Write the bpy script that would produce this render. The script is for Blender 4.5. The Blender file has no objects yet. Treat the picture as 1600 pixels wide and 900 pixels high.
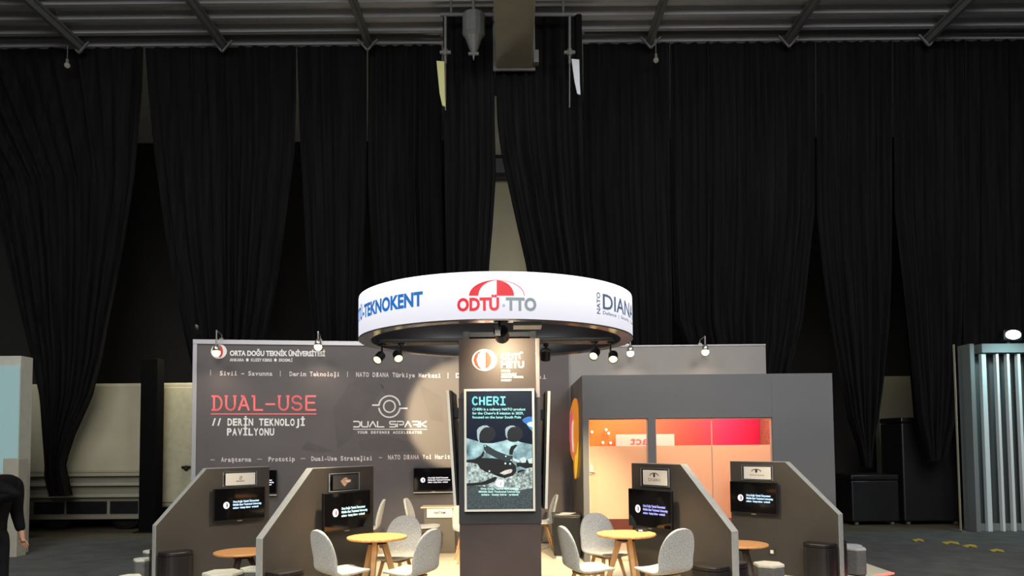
import bpy, math, random
from mathutils import Vector, Matrix

random.seed(11)
SC = bpy.context.scene
COL = SC.collection
V3 = Vector

# ------------------------------------------------------------------ camera
FPX, PCX, PCY, TILT, ROLL = 1155.0, 800.0, 632.0, 0.0502, 0.0085
EYE = V3((0, 0, 1.8))
_u0 = V3((0, -math.sin(TILT), math.cos(TILT)))
_r0 = V3((1, 0, 0))
C_F = V3((0, math.cos(TILT), math.sin(TILT)))
C_U = _u0 * math.cos(ROLL) + _r0 * math.sin(ROLL)
C_R = _r0 * math.cos(ROLL) - _u0 * math.sin(ROLL)
cam_d = bpy.data.cameras.new('camera')
cam = bpy.data.objects.new('camera', cam_d)
COL.objects.link(cam)
cam_d.sensor_width = 36.0
cam_d.lens = 36.0 * FPX / 1600.0
cam_d.shift_y = (PCY - 450.0) / 1600.0
cam_d.clip_end = 200
m = Matrix((C_R, C_U, -C_F)).transposed().to_4x4()
m.translation = EYE
cam.matrix_world = m
SC.camera = cam

# ------------------------------------------------------------------ world, big lights, exposure
SC.view_settings.view_transform = 'Standard'
SC.view_settings.look = 'None'
SC.view_settings.gamma = 1.0
SC.view_settings.use_curve_mapping = False
SC.view_settings.exposure = 0.0
W = bpy.data.worlds.new('hall_air')
SC.world = W
W.use_nodes = True
W.node_tree.nodes['Background'].inputs[0].default_value = (0.8, 0.9, 1.0, 1)
W.node_tree.nodes['Background'].inputs[1].default_value = 0.012


def lamp(name, kind, loc, target, energy, color=(1, 1, 1), size=1.0, spot=60, blend=0.5, radius=0.05):
    d = bpy.data.lights.new(name, kind)
    d.energy = energy
    d.color = color
    if kind == 'AREA':
        d.size = size
    elif kind == 'SPOT':
        d.spot_size = math.radians(spot)
        d.spot_blend = blend
        d.shadow_soft_size = radius
    else:
        d.shadow_soft_size = radius
    o = bpy.data.objects.new(name, d)
    COL.objects.link(o)
    o.location = loc
    if target is not None:
        o.rotation_euler = (V3(target) - V3(loc)).to_track_quat('-Z', 'Y').to_euler()
    return o


# rigging lights of the hall, high up and in front of the stand
lamp('hall_light', 'AREA', (0.0, -6.0, 8.5), (0, 10, 1.5), 1550, (1.0, 0.985, 0.955), 7)
lamp('hall_light', 'AREA', (-6.5, 4.0, 9.4), (-5, 9, 0), 560, (0.92, 0.98, 1.0), 4)
lamp('hall_light', 'AREA', (6.5, 4.0, 9.4), (5, 9, 0), 800, (0.97, 0.98, 1.0), 4)
WARM = (1.0, 0.79, 0.47)
WARM2 = (1.0, 0.86, 0.66)


# ------------------------------------------------------------------ pixel helpers
def ray(px, py):
    return C_F * FPX + C_R * (px - PCX) + C_U * (PCY - py)


def at(px, py, Y):
    d = ray(px, py)
    return EYE + d * ((Y - EYE.y) / d.y)


def atz(px, py, z):
    d = ray(px, py)
    return EYE + d * ((z - EYE.z) / d.z)


def onp(px, py, O, N):
    d = ray(px, py)
    return EYE + d * ((V3(O) - EYE).dot(N) / d.dot(N))


# ------------------------------------------------------------------ materials
def lin(c):
    return tuple(((v / 255.0) / 12.92 if v <= 10 else (((v / 255.0) + 0.055) / 1.055) ** 2.4) for v in c)


def mat(name, color, rough=0.6, metal=0.0, var=0.0, scale=8.0, bump=0.0, bscale=60.0, emit=None, estr=0.0,
        sheen=0.0, stretch=(1, 1, 1), spec=0.5, color2=None, coat=0.0):
    mt = bpy.data.materials.new(name)
    mt.use_nodes = True
    nt = mt.node_tree
    b = nt.nodes['Principled BSDF']
    b.inputs['Roughness'].default_value = rough
    b.inputs['Metallic'].default_value = metal
    b.inputs['Specular IOR Level'].default_value = spec
    if coat:
        b.inputs['Coat Weight'].default_value = coat
    c = (*color, 1)
    b.inputs['Base Color'].default_value = c
    tc = None
    if var > 0 or bump > 0 or color2 is not None:
        tc = nt.nodes.new('ShaderNodeTexCoord')
        mp = nt.nodes.new('ShaderNodeMapping')
        mp.inputs['Scale'].default_value = stretch
        nt.links.new(tc.outputs['Object'], mp.inputs['Vector'])
    if var > 0 or color2 is not None:
        n = nt.nodes.new('ShaderNodeTexNoise')
        n.inputs['Scale'].default_value = scale
        n.inputs['Detail'].default_value = 5
        nt.links.new(mp.outputs['Vector'], n.inputs['Vector'])
        r = nt.nodes.new('ShaderNodeValToRGB')
        r.color_ramp.elements[0].position = 0.3
        r.color_ramp.elements[1].position = 0.7
        c2 = color2 if color2 is not None else tuple(min(1, v * (1 + var)) for v in color)
        c1 = color if color2 is not None else tuple(v * (1 - var) for v in color)
        r.color_ramp.elements[0].color = (*c1, 1)
        r.color_ramp.elements[1].color = (*c2, 1)
        nt.links.new(n.outputs['Fac'], r.inputs['Fac'])
        nt.links.new(r.outputs['Color'], b.inputs['Base Color'])
        if emit is True:
            nt.links.new(r.outputs['Color'], b.inputs['Emission Color'])
    if bump > 0:
        n2 = nt.nodes.new('ShaderNodeTexNoise')
        n2.inputs['Scale'].default_value = bscale
        n2.inputs['Detail'].default_value = 3
        nt.links.new(mp.outputs['Vector'], n2.inputs['Vector'])
        bp = nt.nodes.new('ShaderNodeBump')
        bp.inputs['Strength'].default_value = bump
        bp.inputs['Distance'].default_value = 0.01
        nt.links.new(n2.outputs['Fac'], bp.inputs['Height'])
        nt.links.new(bp.outputs['Normal'], b.inputs['Normal'])
    if sheen:
        b.inputs['Sheen Weight'].default_value = sheen
    if emit is not None:
        if emit is not True:
            b.inputs['Emission Color'].default_value = (*emit, 1)
        b.inputs['Emission Strength'].default_value = estr
    return mt


def glow(name, rgb, strength=1.0, base=None):
    l = lin(rgb)
    return mat(name, base if base else tuple(v * 0.3 for v in l), 0.5, emit=l, estr=strength)


def glass(name, tint=(1, 1, 1), refl=0.08):
    mt = bpy.data.materials.new(name)
    mt.use_nodes = True
    nt = mt.node_tree
    nt.nodes.remove(nt.nodes['Principled BSDF'])
    out = nt.nodes['Material Output']
    t = nt.nodes.new('ShaderNodeBsdfTransparent')
    t.inputs[0].default_value = (*tint, 1)
    g = nt.nodes.new('ShaderNodeBsdfGlossy')
    g.inputs['Roughness'].default_value = 0.02
    mx = nt.nodes.new('ShaderNodeMixShader')
    fr = nt.nodes.new('ShaderNodeFresnel')
    fr.inputs['IOR'].default_value = 1.45 if refl > 0.05 else 1.2
    nt.links.new(fr.outputs[0], mx.inputs[0])
    nt.links.new(t.outputs[0], mx.inputs[1])
    nt.links.new(g.outputs[0], mx.inputs[2])
    nt.links.new(mx.outputs[0], out.inputs['Surface'])
    return mt


def frosted(name, color):
    mt = bpy.data.materials.new(name)
    mt.use_nodes = True
    nt = mt.node_tree
    nt.nodes.remove(nt.nodes['Principled BSDF'])
    out = nt.nodes['Material Output']
    d = nt.nodes.new('ShaderNodeBsdfDiffuse')
    d.inputs[0].default_value = (*color, 1)
    t = nt.nodes.new('ShaderNodeBsdfTranslucent')
    t.inputs[0].default_value = (*color, 1)
    mx = nt.nodes.new('ShaderNodeMixShader')
    mx.inputs[0].default_value = 0.62
    nt.links.new(d.outputs[0], mx.inputs[1])
    nt.links.new(t.outputs[0], mx.inputs[2])
    nt.links.new(mx.outputs[0], out.inputs['Surface'])
    return mt


def gradient_x(name, stops, x0, x1, rough=0.5, emit=0.0):
    """colour print that runs through several colours along the X of the mesh (a printed graphic)"""
    mt = bpy.data.materials.new(name)
    mt.use_nodes = True
    nt = mt.node_tree
    b = nt.nodes['Principled BSDF']
    b.inputs['Roughness'].default_value = rough
    tc = nt.nodes.new('ShaderNodeTexCoord')
    sp = nt.nodes.new('ShaderNodeSeparateXYZ')
    nt.links.new(tc.outputs['Object'], sp.inputs[0])
    mr = nt.nodes.new('ShaderNodeMapRange')
    mr.inputs['From Min'].default_value = x0
    mr.inputs['From Max'].default_value = x1
    nt.links.new(sp.outputs['X'], mr.inputs['Value'])
    r = nt.nodes.new('ShaderNodeValToRGB')
    el = r.color_ramp.elements
    el[0].position, el[0].color = stops[0][0], (*lin(stops[0][1]), 1)
    el[1].position, el[1].color = stops[-1][0], (*lin(stops[-1][1]), 1)
    for p, c in stops[1:-1]:
        e = el.new(p)
        e.color = (*lin(c), 1)
    nt.links.new(mr.outputs[0], r.inputs['Fac'])
    nt.links.new(r.outputs['Color'], b.inputs['Base Color'])
    return mt


M = {}
M['carpet'] = mat('hall_carpet', (0.074, 0.075, 0.071), 0.95, var=0.25, scale=3, bump=0.4, bscale=300)
M['concrete'] = mat('concrete', (0.075, 0.062, 0.034), 0.8, var=0.3, scale=1.2)
M['darkwall'] = mat('hall_wall', (0.02, 0.019, 0.016), 0.9, var=0.15, scale=0.6)
M['beige_post'] = mat('beige_paint', (0.42, 0.38, 0.26), 0.8, var=0.08, scale=1.5)
M['curtain'] = mat('black_drape_cloth', (0.0072, 0.0070, 0.0071), 0.95, var=0.35, scale=2.0, stretch=(6, 6, 0.25), spec=0.05, sheen=0.0, bump=0.15, bscale=120)
M['ceil'] = mat('roof_sheet', (0.40, 0.40, 0.42), 0.7, var=0.12, scale=2)
M['ceil_rib'] = mat('roof_rib', (0.33, 0.33, 0.345), 0.7)
M['steel'] = mat('grey_steel', (0.13, 0.13, 0.125), 0.6, metal=0.1, var=0.1)
M['duct'] = mat('girder_paint', (0.20, 0.185, 0.15), 0.7, var=0.08, scale=2)
M['chrome'] = mat('dark_chrome', (0.16, 0.15, 0.14), 0.22, metal=0.9)
M['blackmetal'] = mat('black_metal', (0.012, 0.012, 0.013), 0.4, metal=0.3)
M['brushed'] = mat('brushed_metal', (0.62, 0.58, 0.52), 0.3, metal=0.9)
M['floorboard'] = mat('pale_vinyl_floor', (0.70, 0.63, 0.46), 0.5, color2=(0.79, 0.72, 0.55), scale=1.6, stretch=(0.6, 6, 1))
M['plinth'] = mat('platform_edge', (0.05, 0.05, 0.05), 0.6)
M['print'] = mat('brown_grey_print', (0.080, 0.067, 0.067), 0.55, color2=(0.098, 0.082, 0.083), scale=1.1, stretch=(1, 1, 1.4))
M['printshape'] = mat('printed_machine_shapes', (0.077, 0.064, 0.064), 0.55, var=0.10, scale=3)
M['frame_grey'] = mat('aluminium_frame', (0.42, 0.40, 0.42), 0.4, metal=0.4)
M['greywall'] = mat('grey_panel', (0.235, 0.215, 0.198), 0.6, var=0.05, scale=1.5)
M['roomwall'] = mat('anthracite_panel', (0.112, 0.110, 0.113), 0.55, var=0.05, scale=1.2)
M['part'] = mat('divider_laminate', (0.046, 0.040, 0.036), 0.5, var=0.08, scale=2.5, bump=0.05)
M['partedge'] = mat('divider_edge', (0.36, 0.36, 0.34), 0.55, var=0.08, scale=20)
M['block'] = mat('dark_upholstery', (0.009, 0.007, 0.008), 0.45, var=0.15, scale=4)
M['pillar'] = mat('pillar_print', (0.084, 0.058, 0.053), 0.5, color2=(0.055, 0.038, 0.035), scale=2.2)
M['charcoal'] = mat('charcoal_panel', (0.036, 0.036, 0.039), 0.6)
M['white'] = mat('white_vinyl', (0.78, 0.76, 0.74), 0.5)
M['pink'] = mat('pink_vinyl', (0.60, 0.53, 0.52), 0.5)
M['coral'] = mat('coral_vinyl', (0.95, 0.17, 0.175), 0.5)
M['red'] = mat('red_vinyl', (0.62, 0.04, 0.035), 0.5)
M['cream'] = mat('cream_metal', (0.80, 0.77, 0.66), 0.4)
M['chair'] = mat('grey_felt', (0.27, 0.274, 0.27), 0.95, color2=(0.56, 0.56, 0.54), scale=95, bump=0.35, bscale=220, sheen=0.2)
M['wood'] = mat('oak', (0.40, 0.215, 0.085), 0.5, color2=(0.56, 0.32, 0.14), scale=4, stretch=(9, 1.2, 1))
M['woodtop'] = mat('oak_top', (0.50, 0.22, 0.075), 0.4, color2=(0.64, 0.33, 0.13), scale=3.5, stretch=(1.2, 9, 1))
M['darkwood'] = mat('dark_stained_wood', (0.045, 0.03, 0.022), 0.5, var=0.2, scale=5)
M['stool'] = mat('grey_stool_felt', (0.115, 0.115, 0.11), 0.85, var=0.15, scale=30, bump=0.2)
M['stooltop'] = mat('pale_stool_top', (0.62, 0.60, 0.50), 0.85, var=0.08, scale=30)
M['greytop'] = mat('grey_stool_top', (0.42, 0.42, 0.41), 0.85, var=0.08, scale=30)
M['tv'] = mat('black_plastic', (0.006, 0.006, 0.007), 0.35)
M['screen'] = mat('black_screen', (0.003, 0.003, 0.004), 0.06, spec=0.6)
M['paper'] = mat('white_card', (0.66, 0.645, 0.60), 0.7)
M['ink'] = mat('black_ink', (0.02, 0.02, 0.02), 0.6)
M['acrylic'] = glass('clear_acrylic', (0.93, 0.95, 0.96))
M['acrylic_edge'] = mat('acrylic_edge', (0.40, 0.42, 0.43), 0.25)
M['glass'] = glass('window_glass', (0.98, 0.98, 0.98))
M['frost'] = frosted('frosted_peach_film', (0.93, 0.76, 0.60))
M['bulb'] = mat('lamp_face', (1, 0.95, 0.8), 0.4, emit=(1.0, 0.80, 0.36), estr=2.6)
M['bulbdim'] = mat('small_lamp_face', (1, 0.95, 0.8), 0.4, emit=(1.0, 0.93, 0.75), estr=3.0)  # glow that stands in for lights reflected in the room glass
M['ringlit'] = mat('backlit_fabric', (0.3, 0.3, 0.3), 0.8, emit=lin((243, 242, 254)), estr=0.78)
M['ringtop'] = mat('backlit_edge', (0.8, 0.8, 0.8), 0.6, emit=(1, 1, 1), estr=1.25)
M['ringdark'] = mat('ring_inside_gloss', (0.009, 0.007, 0.0075), 0.4)
M['ringrim'] = mat('ring_rim_gloss', (0.10, 0.085, 0.075), 0.2, metal=0.55)


# ------------------------------------------------------------------ mesh builder
FR = {}


class MB:
    def __init__(self):
        self.v, self.f = [], []

    def add(self, vs, fs):
        k = len(self.v)
        self.v += [V3(p) for p in vs]
        self.f += [tuple(i + k for i in f) for f in fs]
        return self

    def box(self, lo, hi, mx=None):
        (a, b, c), (d, e, f) = lo, hi
        vs = [V3(p) for p in ((a, b, c), (d, b, c), (d, e, c), (a, e, c), (a, b, f), (d, b, f), (d, e, f), (a, e, f))]
        if mx is not None:
            vs = [mx @ p for p in vs]
        return self.add(vs, [(0, 3, 2, 1), (4, 5, 6, 7), (0, 1, 5, 4), (1, 2, 6, 5), (2, 3, 7, 6), (3, 0, 4, 7)])

    def clampz(self, z=0.0005):
        for p in self.v:
            p.z = max(p.z, z)
        return self

    def prism(self, pts, d):
        """pts: 3D polygon; extruded by vector d"""
        pts = [V3(p) for p in pts]
        n = len(pts)
        d = V3(d)
        vs = pts + [p + d for p in pts]
        fs = [tuple(range(n - 1, -1, -1)), tuple(range(n, 2 * n))]
        fs += [(i, (i + 1) % n, n + (i + 1) % n, n + i) for i in range(n)]
        return self.add(vs, fs)

    def poly(self, pts):
        return self.add(pts, [tuple(range(len(pts)))])

    def tube(self, a, b, r, r2=None, n=12, caps=True):
        a, b = V3(a), V3(b)
        r2 = r if r2 is None else r2
        d = (b - a).normalized()
        x = d.orthogonal().normalized()
        y = d.cross(x)
        vs = []
        for p, q in ((a, r), (b, r2)):
            vs += [p + (x * math.cos(t) + y * math.sin(t)) * q for t in (2 * math.pi * i / n for i in range(n))]
        fs = [(i, (i + 1) % n, n + (i + 1) % n, n + i) for i in range(n)]
        if caps:
            fs += [tuple(range(n - 1, -1, -1)), tuple(range(n, 2 * n))]
        return self.add(vs, fs)

    def bar(self, a, b, w, h, up=(0, 0, 1), w2=None, h2=None):
        a, b = V3(a), V3(b)
        d = (b - a).normalized()
        s = d.cross(V3(up)).normalized()
        u = s.cross(d)
        w2 = w if w2 is None else w2
        h2 = h if h2 is None else h2
        vs = []
        for p, ww, hh in ((a, w, h), (b, w2, h2)):
            vs += [p + s * ww / 2 * i + u * hh / 2 * j for i, j in ((-1, -1), (1, -1), (1, 1), (-1, 1))]
        return self.add(vs, [(3, 2, 1, 0), (4, 5, 6, 7), (0, 1, 5, 4), (1, 2, 6, 5), (2, 3, 7, 6), (3, 0, 4, 7)])

    def lathe(self, prof, c=(0, 0, 0), n=32, axis=None, a0=0, a1=2 * math.pi):
        """prof: (r, z) list, closed ends if r == 0"""
        c = V3(c)
        full = abs(a1 - a0 - 2 * math.pi) < 1e-6
        m_ = n if full else n + 1
        rot = V3((0, 0, 1)).rotation_difference(V3(axis)).to_matrix() if axis is not None else Matrix.Identity(3)
        vs = []
        for r, z in prof:
            for i in range(m_):
                t = a0 + (a1 - a0) * i / n
                vs.append(c + rot @ V3((r * math.cos(t), r * math.sin(t), z)))
        fs = []
        for j in range(len(prof) - 1):
            for i in range(n):
                k = (i + 1) % m_
                fs.append((j * m_ + i, j * m_ + k, (j + 1) * m_ + k, (j + 1) * m_ + i))
        return self.add(vs, fs)

    def sphere(self, c, r, n=14, k=8, sc=(1, 1, 1)):
        c = V3(c)
        vs, fs = [], []
        for j in range(k + 1):
            p = math.pi * j / k
            for i in range(n):
                t = 2 * math.pi * i / n
                vs.append(c + V3((r * sc[0] * math.sin(p) * math.cos(t), r * sc[1] * math.sin(p) * math.sin(t), r * sc[2] * math.cos(p))))
        for j in range(k):
            for i in range(n):
                q = (i + 1) % n
                fs.append((j * n + i, (j + 1) * n + i, (j + 1) * n + q, j * n + q))
        return self.add(vs, fs)

    def build(self, name, mt, parent=None, world=True, smooth=False, bevel=0, kind=None, label=None, subsurf=0, solid=0):
        vs = self.v
        fr = FR.get(parent.name) if parent is not None else None
        if world and fr is not None:
            inv = fr.inverted()
            vs = [inv @ p for p in vs]
        me = bpy.data.meshes.new(name)
        me.from_pydata([tuple(p) for p in vs], [], self.f)
        me.validate()
        for x in (mt if isinstance(mt, (list, tuple)) else [mt]):
            me.materials.append(x)
        if smooth:
            me.polygons.foreach_set('use_smooth', [True] * len(me.polygons))
        me.update()
        o = bpy.data.objects.new(name, me)
        COL.objects.link(o)
        if parent is not None:
            o.parent = parent
            FR[o.name] = fr if fr is not None else Matrix.Identity(4)
        else:
            FR[o.name] = Matrix.Identity(4)
        if solid:
            q = o.modifiers.new('solid', 'SOLIDIFY')
            q.thickness = solid
            q.offset = 0
        if bevel:
            q = o.modifiers.new('bevel', 'BEVEL')
            q.width = bevel
            q.segments = 2
            q.limit_method = 'ANGLE'
        if subsurf:
            q = o.modifiers.new('sub', 'SUBSURF')
            q.levels = q.render_levels = subsurf
        if kind:
            o['kind'] = kind
        if label:
            o['label'] = label
        return o


def thing(name, label, cat, loc=(0, 0, 0), rz=0.0, group=None):
    o = bpy.data.objects.new(name, None)
    COL.objects.link(o)
    o.empty_display_size = 0.1
    o.location = loc
    o.rotation_euler = (0, 0, rz)
    o['label'], o['category'] = label, cat
    if group:
        o['group'] = group
    FR[o.name] = Matrix.Translation(V3(loc)) @ Matrix.Rotation(rz, 4, 'Z')
    return o


def tag(o, label, cat, group=None):
    o['label'], o['category'] = label, cat
    if group:
        o['group'] = group
    return o


def dup(root, loc, rz, label):
    r = root.copy()
    COL.objects.link(r)
    r.location = loc
    r.rotation_euler = (0, 0, rz)
    r['label'] = label
    FR[r.name] = Matrix.Translation(V3(loc)) @ Matrix.Rotation(rz, 4, 'Z')
    for ch in list(root.children):
        c = ch.copy()
        COL.objects.link(c)
        c.parent = r
        FR[c.name] = FR[r.name]
        for g in list(ch.children):
            d = g.copy()
            COL.objects.link(d)
            d.parent = c
            FR[d.name] = FR[r.name]
    return r


# ------------------------------------------------------------------ lettering
_tc = {}
CAP = 0.686


def glyphs(s, bold=0.0):
    key = (s, bold)
    if key in _tc:
        return _tc[key]
    c = bpy.data.curves.new('lettering', 'FONT')
    c.body = s
    c.offset = bold
    c.resolution_u = 3
    o = bpy.data.objects.new('lettering', c)
    COL.objects.link(o)
    bpy.context.view_layer.update()
    me = o.to_mesh()
    vs = [(v.co.x, v.co.y) for v in me.vertices]
    fs = [tuple(p.vertices) for p in me.polygons]
    o.to_mesh_clear()
    bpy.data.objects.remove(o)
    bpy.data.curves.remove(c)
    _tc[key] = (vs, fs)
    return _tc[key]


def text_uv(s, width, cap, bold=0.0, mono=False):
    """flat letters with baseline at v = 0 running from u = 0 to u = width, capitals `cap` high"""
    k = cap / CAP
    if not mono:
        vs, fs = glyphs(s, bold)
        x0, x1 = min(v[0] for v in vs), max(v[0] for v in vs)
        return [((x - x0) / (x1 - x0) * width, y * k) for x, y in vs], fs
    n = len(s)
    cell = width / n
    V_, F_ = [], []
    for i, ch in enumerate(s):
        if ch == ' ':
            continue
        vs, fs = glyphs(ch, bold)
        x0, x1 = min(v[0] for v in vs), max(v[0] for v in vs)
        w = x1 - x0
        sx = min(k, cell * 0.86 / w)
        if w * k < cell * 0.5 and ch not in "il|'.,-~–":
            sx = cell * 0.6 / w
        b = len(V_)
        for x, y in vs:
            V_.append((cell * (i + 0.5) + (x - (x0 + x1) / 2) * sx, y * k))
        F_ += [tuple(q + b for q in f) for f in fs]
        if ch in 'ilIİıj':  # slab feet of the typewriter face
            for yy in ((0.0,) if ch in 'il ıİ' else (0.0, CAP * 0.88)):
                b = len(V_)
                hw = cell * 0.36
                cx = cell * (i + 0.5)
                V_ += [(cx - hw, yy * k), (cx + hw, yy * k), (cx + hw, (yy + 0.085) * k), (cx - hw, (yy + 0.085) * k)]
                F_ += [(b, b + 1, b + 2, b + 3)]
    return V_, F_


def put(mb, uvf, O, U, V):
    vs, fs = uvf
    mb.add([O + U * a + V * b for a, b in vs], fs)


class Plane:
    """a vertical drawing plane: pixels of the photo -> points on it"""

    def __init__(self, O, N, lift=0.004):
        self.N = V3(N).normalized()
        self.O = V3(O) + self.N * lift

    def p(self, px, py, up=0.0):
        return onp(px, py, self.O + self.N * up, self.N)

    def text(self, mb, s, p0, p1, cap_px, bold=0.0, mono=False, up=0.0):
        a, b = self.p(*p0, up), self.p(*p1, up)
        t = self.p(p0[0], p0[1] - cap_px, up)
        U = (b - a).normalized()
        Vv = V3((0, 0, 1))
        put(mb, text_uv(s, (b - a).length, (t - a).length, bold, mono), a, U, Vv)

    def poly(self, mb, pts, up=0.0):
        mb.poly([self.p(x, y, up) for x, y in pts])

    def stroke(self, mb, pts, w_px, up=0.0, closed=False):
        ps = [self.p(x, y, up) for x, y in pts]
        w = (self.p(pts[0][0], pts[0][1] - w_px, up) - ps[0]).length
        strokes(mb, ps, w, self.N, closed)

    def ellipse(self, c, rx, ry, n=28, a0=0, a1=360):
        return [(c[0] + rx * math.cos(math.radians(a0 + (a1 - a0) * i / n)), c[1] - ry * math.sin(math.radians(a0 + (a1 - a0) * i / n)))
                for i in range(n + (0 if a1 - a0 >= 360 else 1))]


def strokes(mb, ps, w, N, closed=False):
    n = len(ps)
    segs = [(i, i + 1) for i in range(n - 1)] + ([(n - 1, 0)] if closed else [])
    for i, j in segs:
        a, b = ps[i], ps[j]
        d = (b - a)
        if d.length < 1e-6:
            continue
        d.normalize()
        s = d.cross(N) * w / 2
        e = d * (w * 0.28)
        mb.add([a - s - e, b - s + e, b + s + e, a + s - e], [(0, 1, 2, 3)])


def arc(cx, cy, rx, ry, a0, a1, n=8):
    return [(cx + rx * math.cos(math.radians(a0 + (a1 - a0) * i / n)), cy + ry * math.sin(math.radians(a0 + (a1 - a0) * i / n))) for i in range(n + 1)]


# typewriter-like stroke capitals in a unit box, (x right, y up)
SG = {
    'D': [[(0.02, 0), (0.45, 0)] + arc(0.45, 0.5, 0.45, 0.5, -90, 90) + [(0.02, 1)], [(0.2, 0), (0.2, 1)]],
    'U': [[(0.1, 1), (0.1, 0.35)] + arc(0.5, 0.35, 0.4, 0.35, 180, 360) + [(0.9, 1)], [(0.0, 1), (0.22, 1)], [(0.78, 1), (1, 1)]],
    'A': [[(0.05, 0), (0.5, 1), (0.95, 0)], [(0.2, 0.33), (0.8, 0.33)], [(0.3, 1), (0.5, 1)]],
    'L': [[(0.25, 1), (0.25, 0), (1.0, 0)], [(0.05, 1), (0.25, 1)]],
    '-': [[(0.1, 0.42), (0.9, 0.42)]],
    'S': [arc(0.5, 0.74, 0.4, 0.26, 15, 270, 12) + arc(0.5, 0.25, 0.42, 0.25, 90, -165, 12)],
    'E': [[(1, 1), (0.15, 1), (0.15, 0), (1, 0)], [(0.15, 0.52), (0.9, 0.52)]],
    'C': [arc(0.55, 0.5, 0.47, 0.5, 45, 315, 14)],
    'H': [[(0.1, 0), (0.1, 1)], [(0.9, 0), (0.9, 1)], [(0.1, 0.5), (0.9, 0.5)]],
    'R': [[(0.12, 0), (0.12, 1), (0.55, 1)] + arc(0.55, 0.74, 0.35, 0.26, 90, -90) + [(0.12, 0.48)], [(0.5, 0.48), (0.95, 0)]],
    'I': [[(0.1, 1), (0.9, 1)], [(0.5, 0), (0.5, 1)], [(0.1, 0), (0.9, 0)]],
}
# wide technical capitals for the round emblem's word mark
SW = {
    'D': [[(0, 1), (0.75, 1), (1, 0.75), (1, 0.25), (0.75, 0), (0, 0)]],
    'U': [[(0, 1), (0, 0.2), (0.15, 0), (0.85, 0), (1, 0.2), (1, 1)]],
    'A': [[(0, 0), (0.5, 1), (1, 0)]],
    'L': [[(0, 1), (0, 0), (1, 0)]],
    'S': [[(1, 1), (0.1, 1), (0, 0.9), (0, 0.6), (0.1, 0.5), (0.9, 0.5), (1, 0.4), (1, 0.1), (0.9, 0), (0, 0)]],
    'P': [[(0, 1), (0.9, 1), (1, 0.9), (1, 0.5), (0.9, 0.4), (0.35, 0.4)], [(0, 0), (0, 0.6)]],
    'R': [[(0, 1), (0.9, 1), (1, 0.9), (1, 0.5), (0.9, 0.4), (0.2, 0.4)], [(0.6, 0.4), (1, 0)]],
    'K': [[(0, 0), (0, 1)], [(1, 1), (0.15, 0.5), (1, 0)]],
}


def stroke_text(pl, mb, font, s, x0, x1, ytop, ybot, w_px, gap=0.25, dy=0.0, up=0.0):
    n = len(s)
    cw = (x1 - x0) / (n + gap * (n - 1))
    for i, ch in enumerate(s):
        if ch == ' ':
            continue
        bx = x0 + i * cw * (1 + gap)
        for line in font[ch]:
            pts = [(bx + a * cw, ybot + dy * i / n + (ytop - ybot) * b) for a, b in line]
            pl.stroke(mb, pts, w_px, up)


def loop(name_prefix=None):
    return MB()


# ================================================================== THE HALL
YC = 14.8                                   # plane of the black drapes
ZC = at(800, 65, YC).z
mb = MB()
mb.add([(-17, -9, 0), (17, -9, 0), (17, YC - 0.35, 0), (-17, YC - 0.35, 0), (17, 20, 0), (-17, 20, 0)], [(0, 1, 2, 3), (3, 2, 4, 5)])
fl = mb.build('floor', [M['carpet'], M['concrete']], kind='structure')
fl.data.polygons[1].material_index = 1
MB().box((-17, 20, 0), (17, 20.2, ZC + 2)).build('wall_back', M['darkwall'], kind='structure')
mb = MB().box((-17, 4, ZC + 0.1), (17, 20, ZC + 0.25))
mb.build('ceiling', M['ceil'], kind='structure')
for k in range(9):
    y = YC - 0.02 - 0.48 * k
    MB().box((-17, y - 0.05, ZC - 0.06), (17, y + 0.05, ZC + 0.098)).build('trim_%d' % (k + 1), M['ceil_rib'], kind='structure')
for k, (pa, pb) in enumerate([((85, 0), (135, 62)), ((320, 0), (355, 62)), ((555, 0), (578, 62)), ((1040, 0), (1013, 58)), ((1265, 0), (1225, 58)), ((1490, 0), (1440, 55))]):
    X = at(*pb, YC).x
    mb = MB()
    mb.box((X - 0.035, 9.5, ZC - 0.24), (X + 0.035, YC - 0.16, ZC - 0.12))
    mb.box((X - 0.075, 9.5, ZC - 0.12), (X + 0.075, YC - 0.16, ZC - 0.062))
    mb.bar((X, YC - 0.25, ZC - 0.30), (X + 0.2, YC - 0.25, ZC - 0.07), 0.035, 0.035)
    mb.bar((X, YC - 0.25, ZC - 0.30), (X - 0.2, YC - 0.25, ZC - 0.07), 0.035, 0.035)
    mb.build('trim_%d' % (10 + k), M['steel'], kind='structure')

# girder coming forward over the stand
YG = 13.5
g0, g1 = at(773, 110, YG), at(834, 110, YG)
th = thing('ceiling_girder', 'grey box girder running forward under the roof above the middle of the drapes', 'girder', (g0.x, YG, g0.z))
MB().box((g0.x + .03, 9.0, g0.z + .02), (g1.x - .03, YG - 0.04, ZC - 0.09)).build('girder_body', M['duct'], th, bevel=0.02)
MB().box((g0.x - .03, YG - 0.039, g0.z - .02), (g1.x + .03, YG + 0.02, ZC - 0.09)).build('end_plate', M['steel'], th, bevel=0.01)
b0 = at(833, 92, YG - 0.1)
MB().box((b0.x, b0.y - .15, b0.z - .14), (b0.x + .10, b0.y, b0.z + .1)).build('bracket', M['steel'], th, bevel=0.01)


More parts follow.
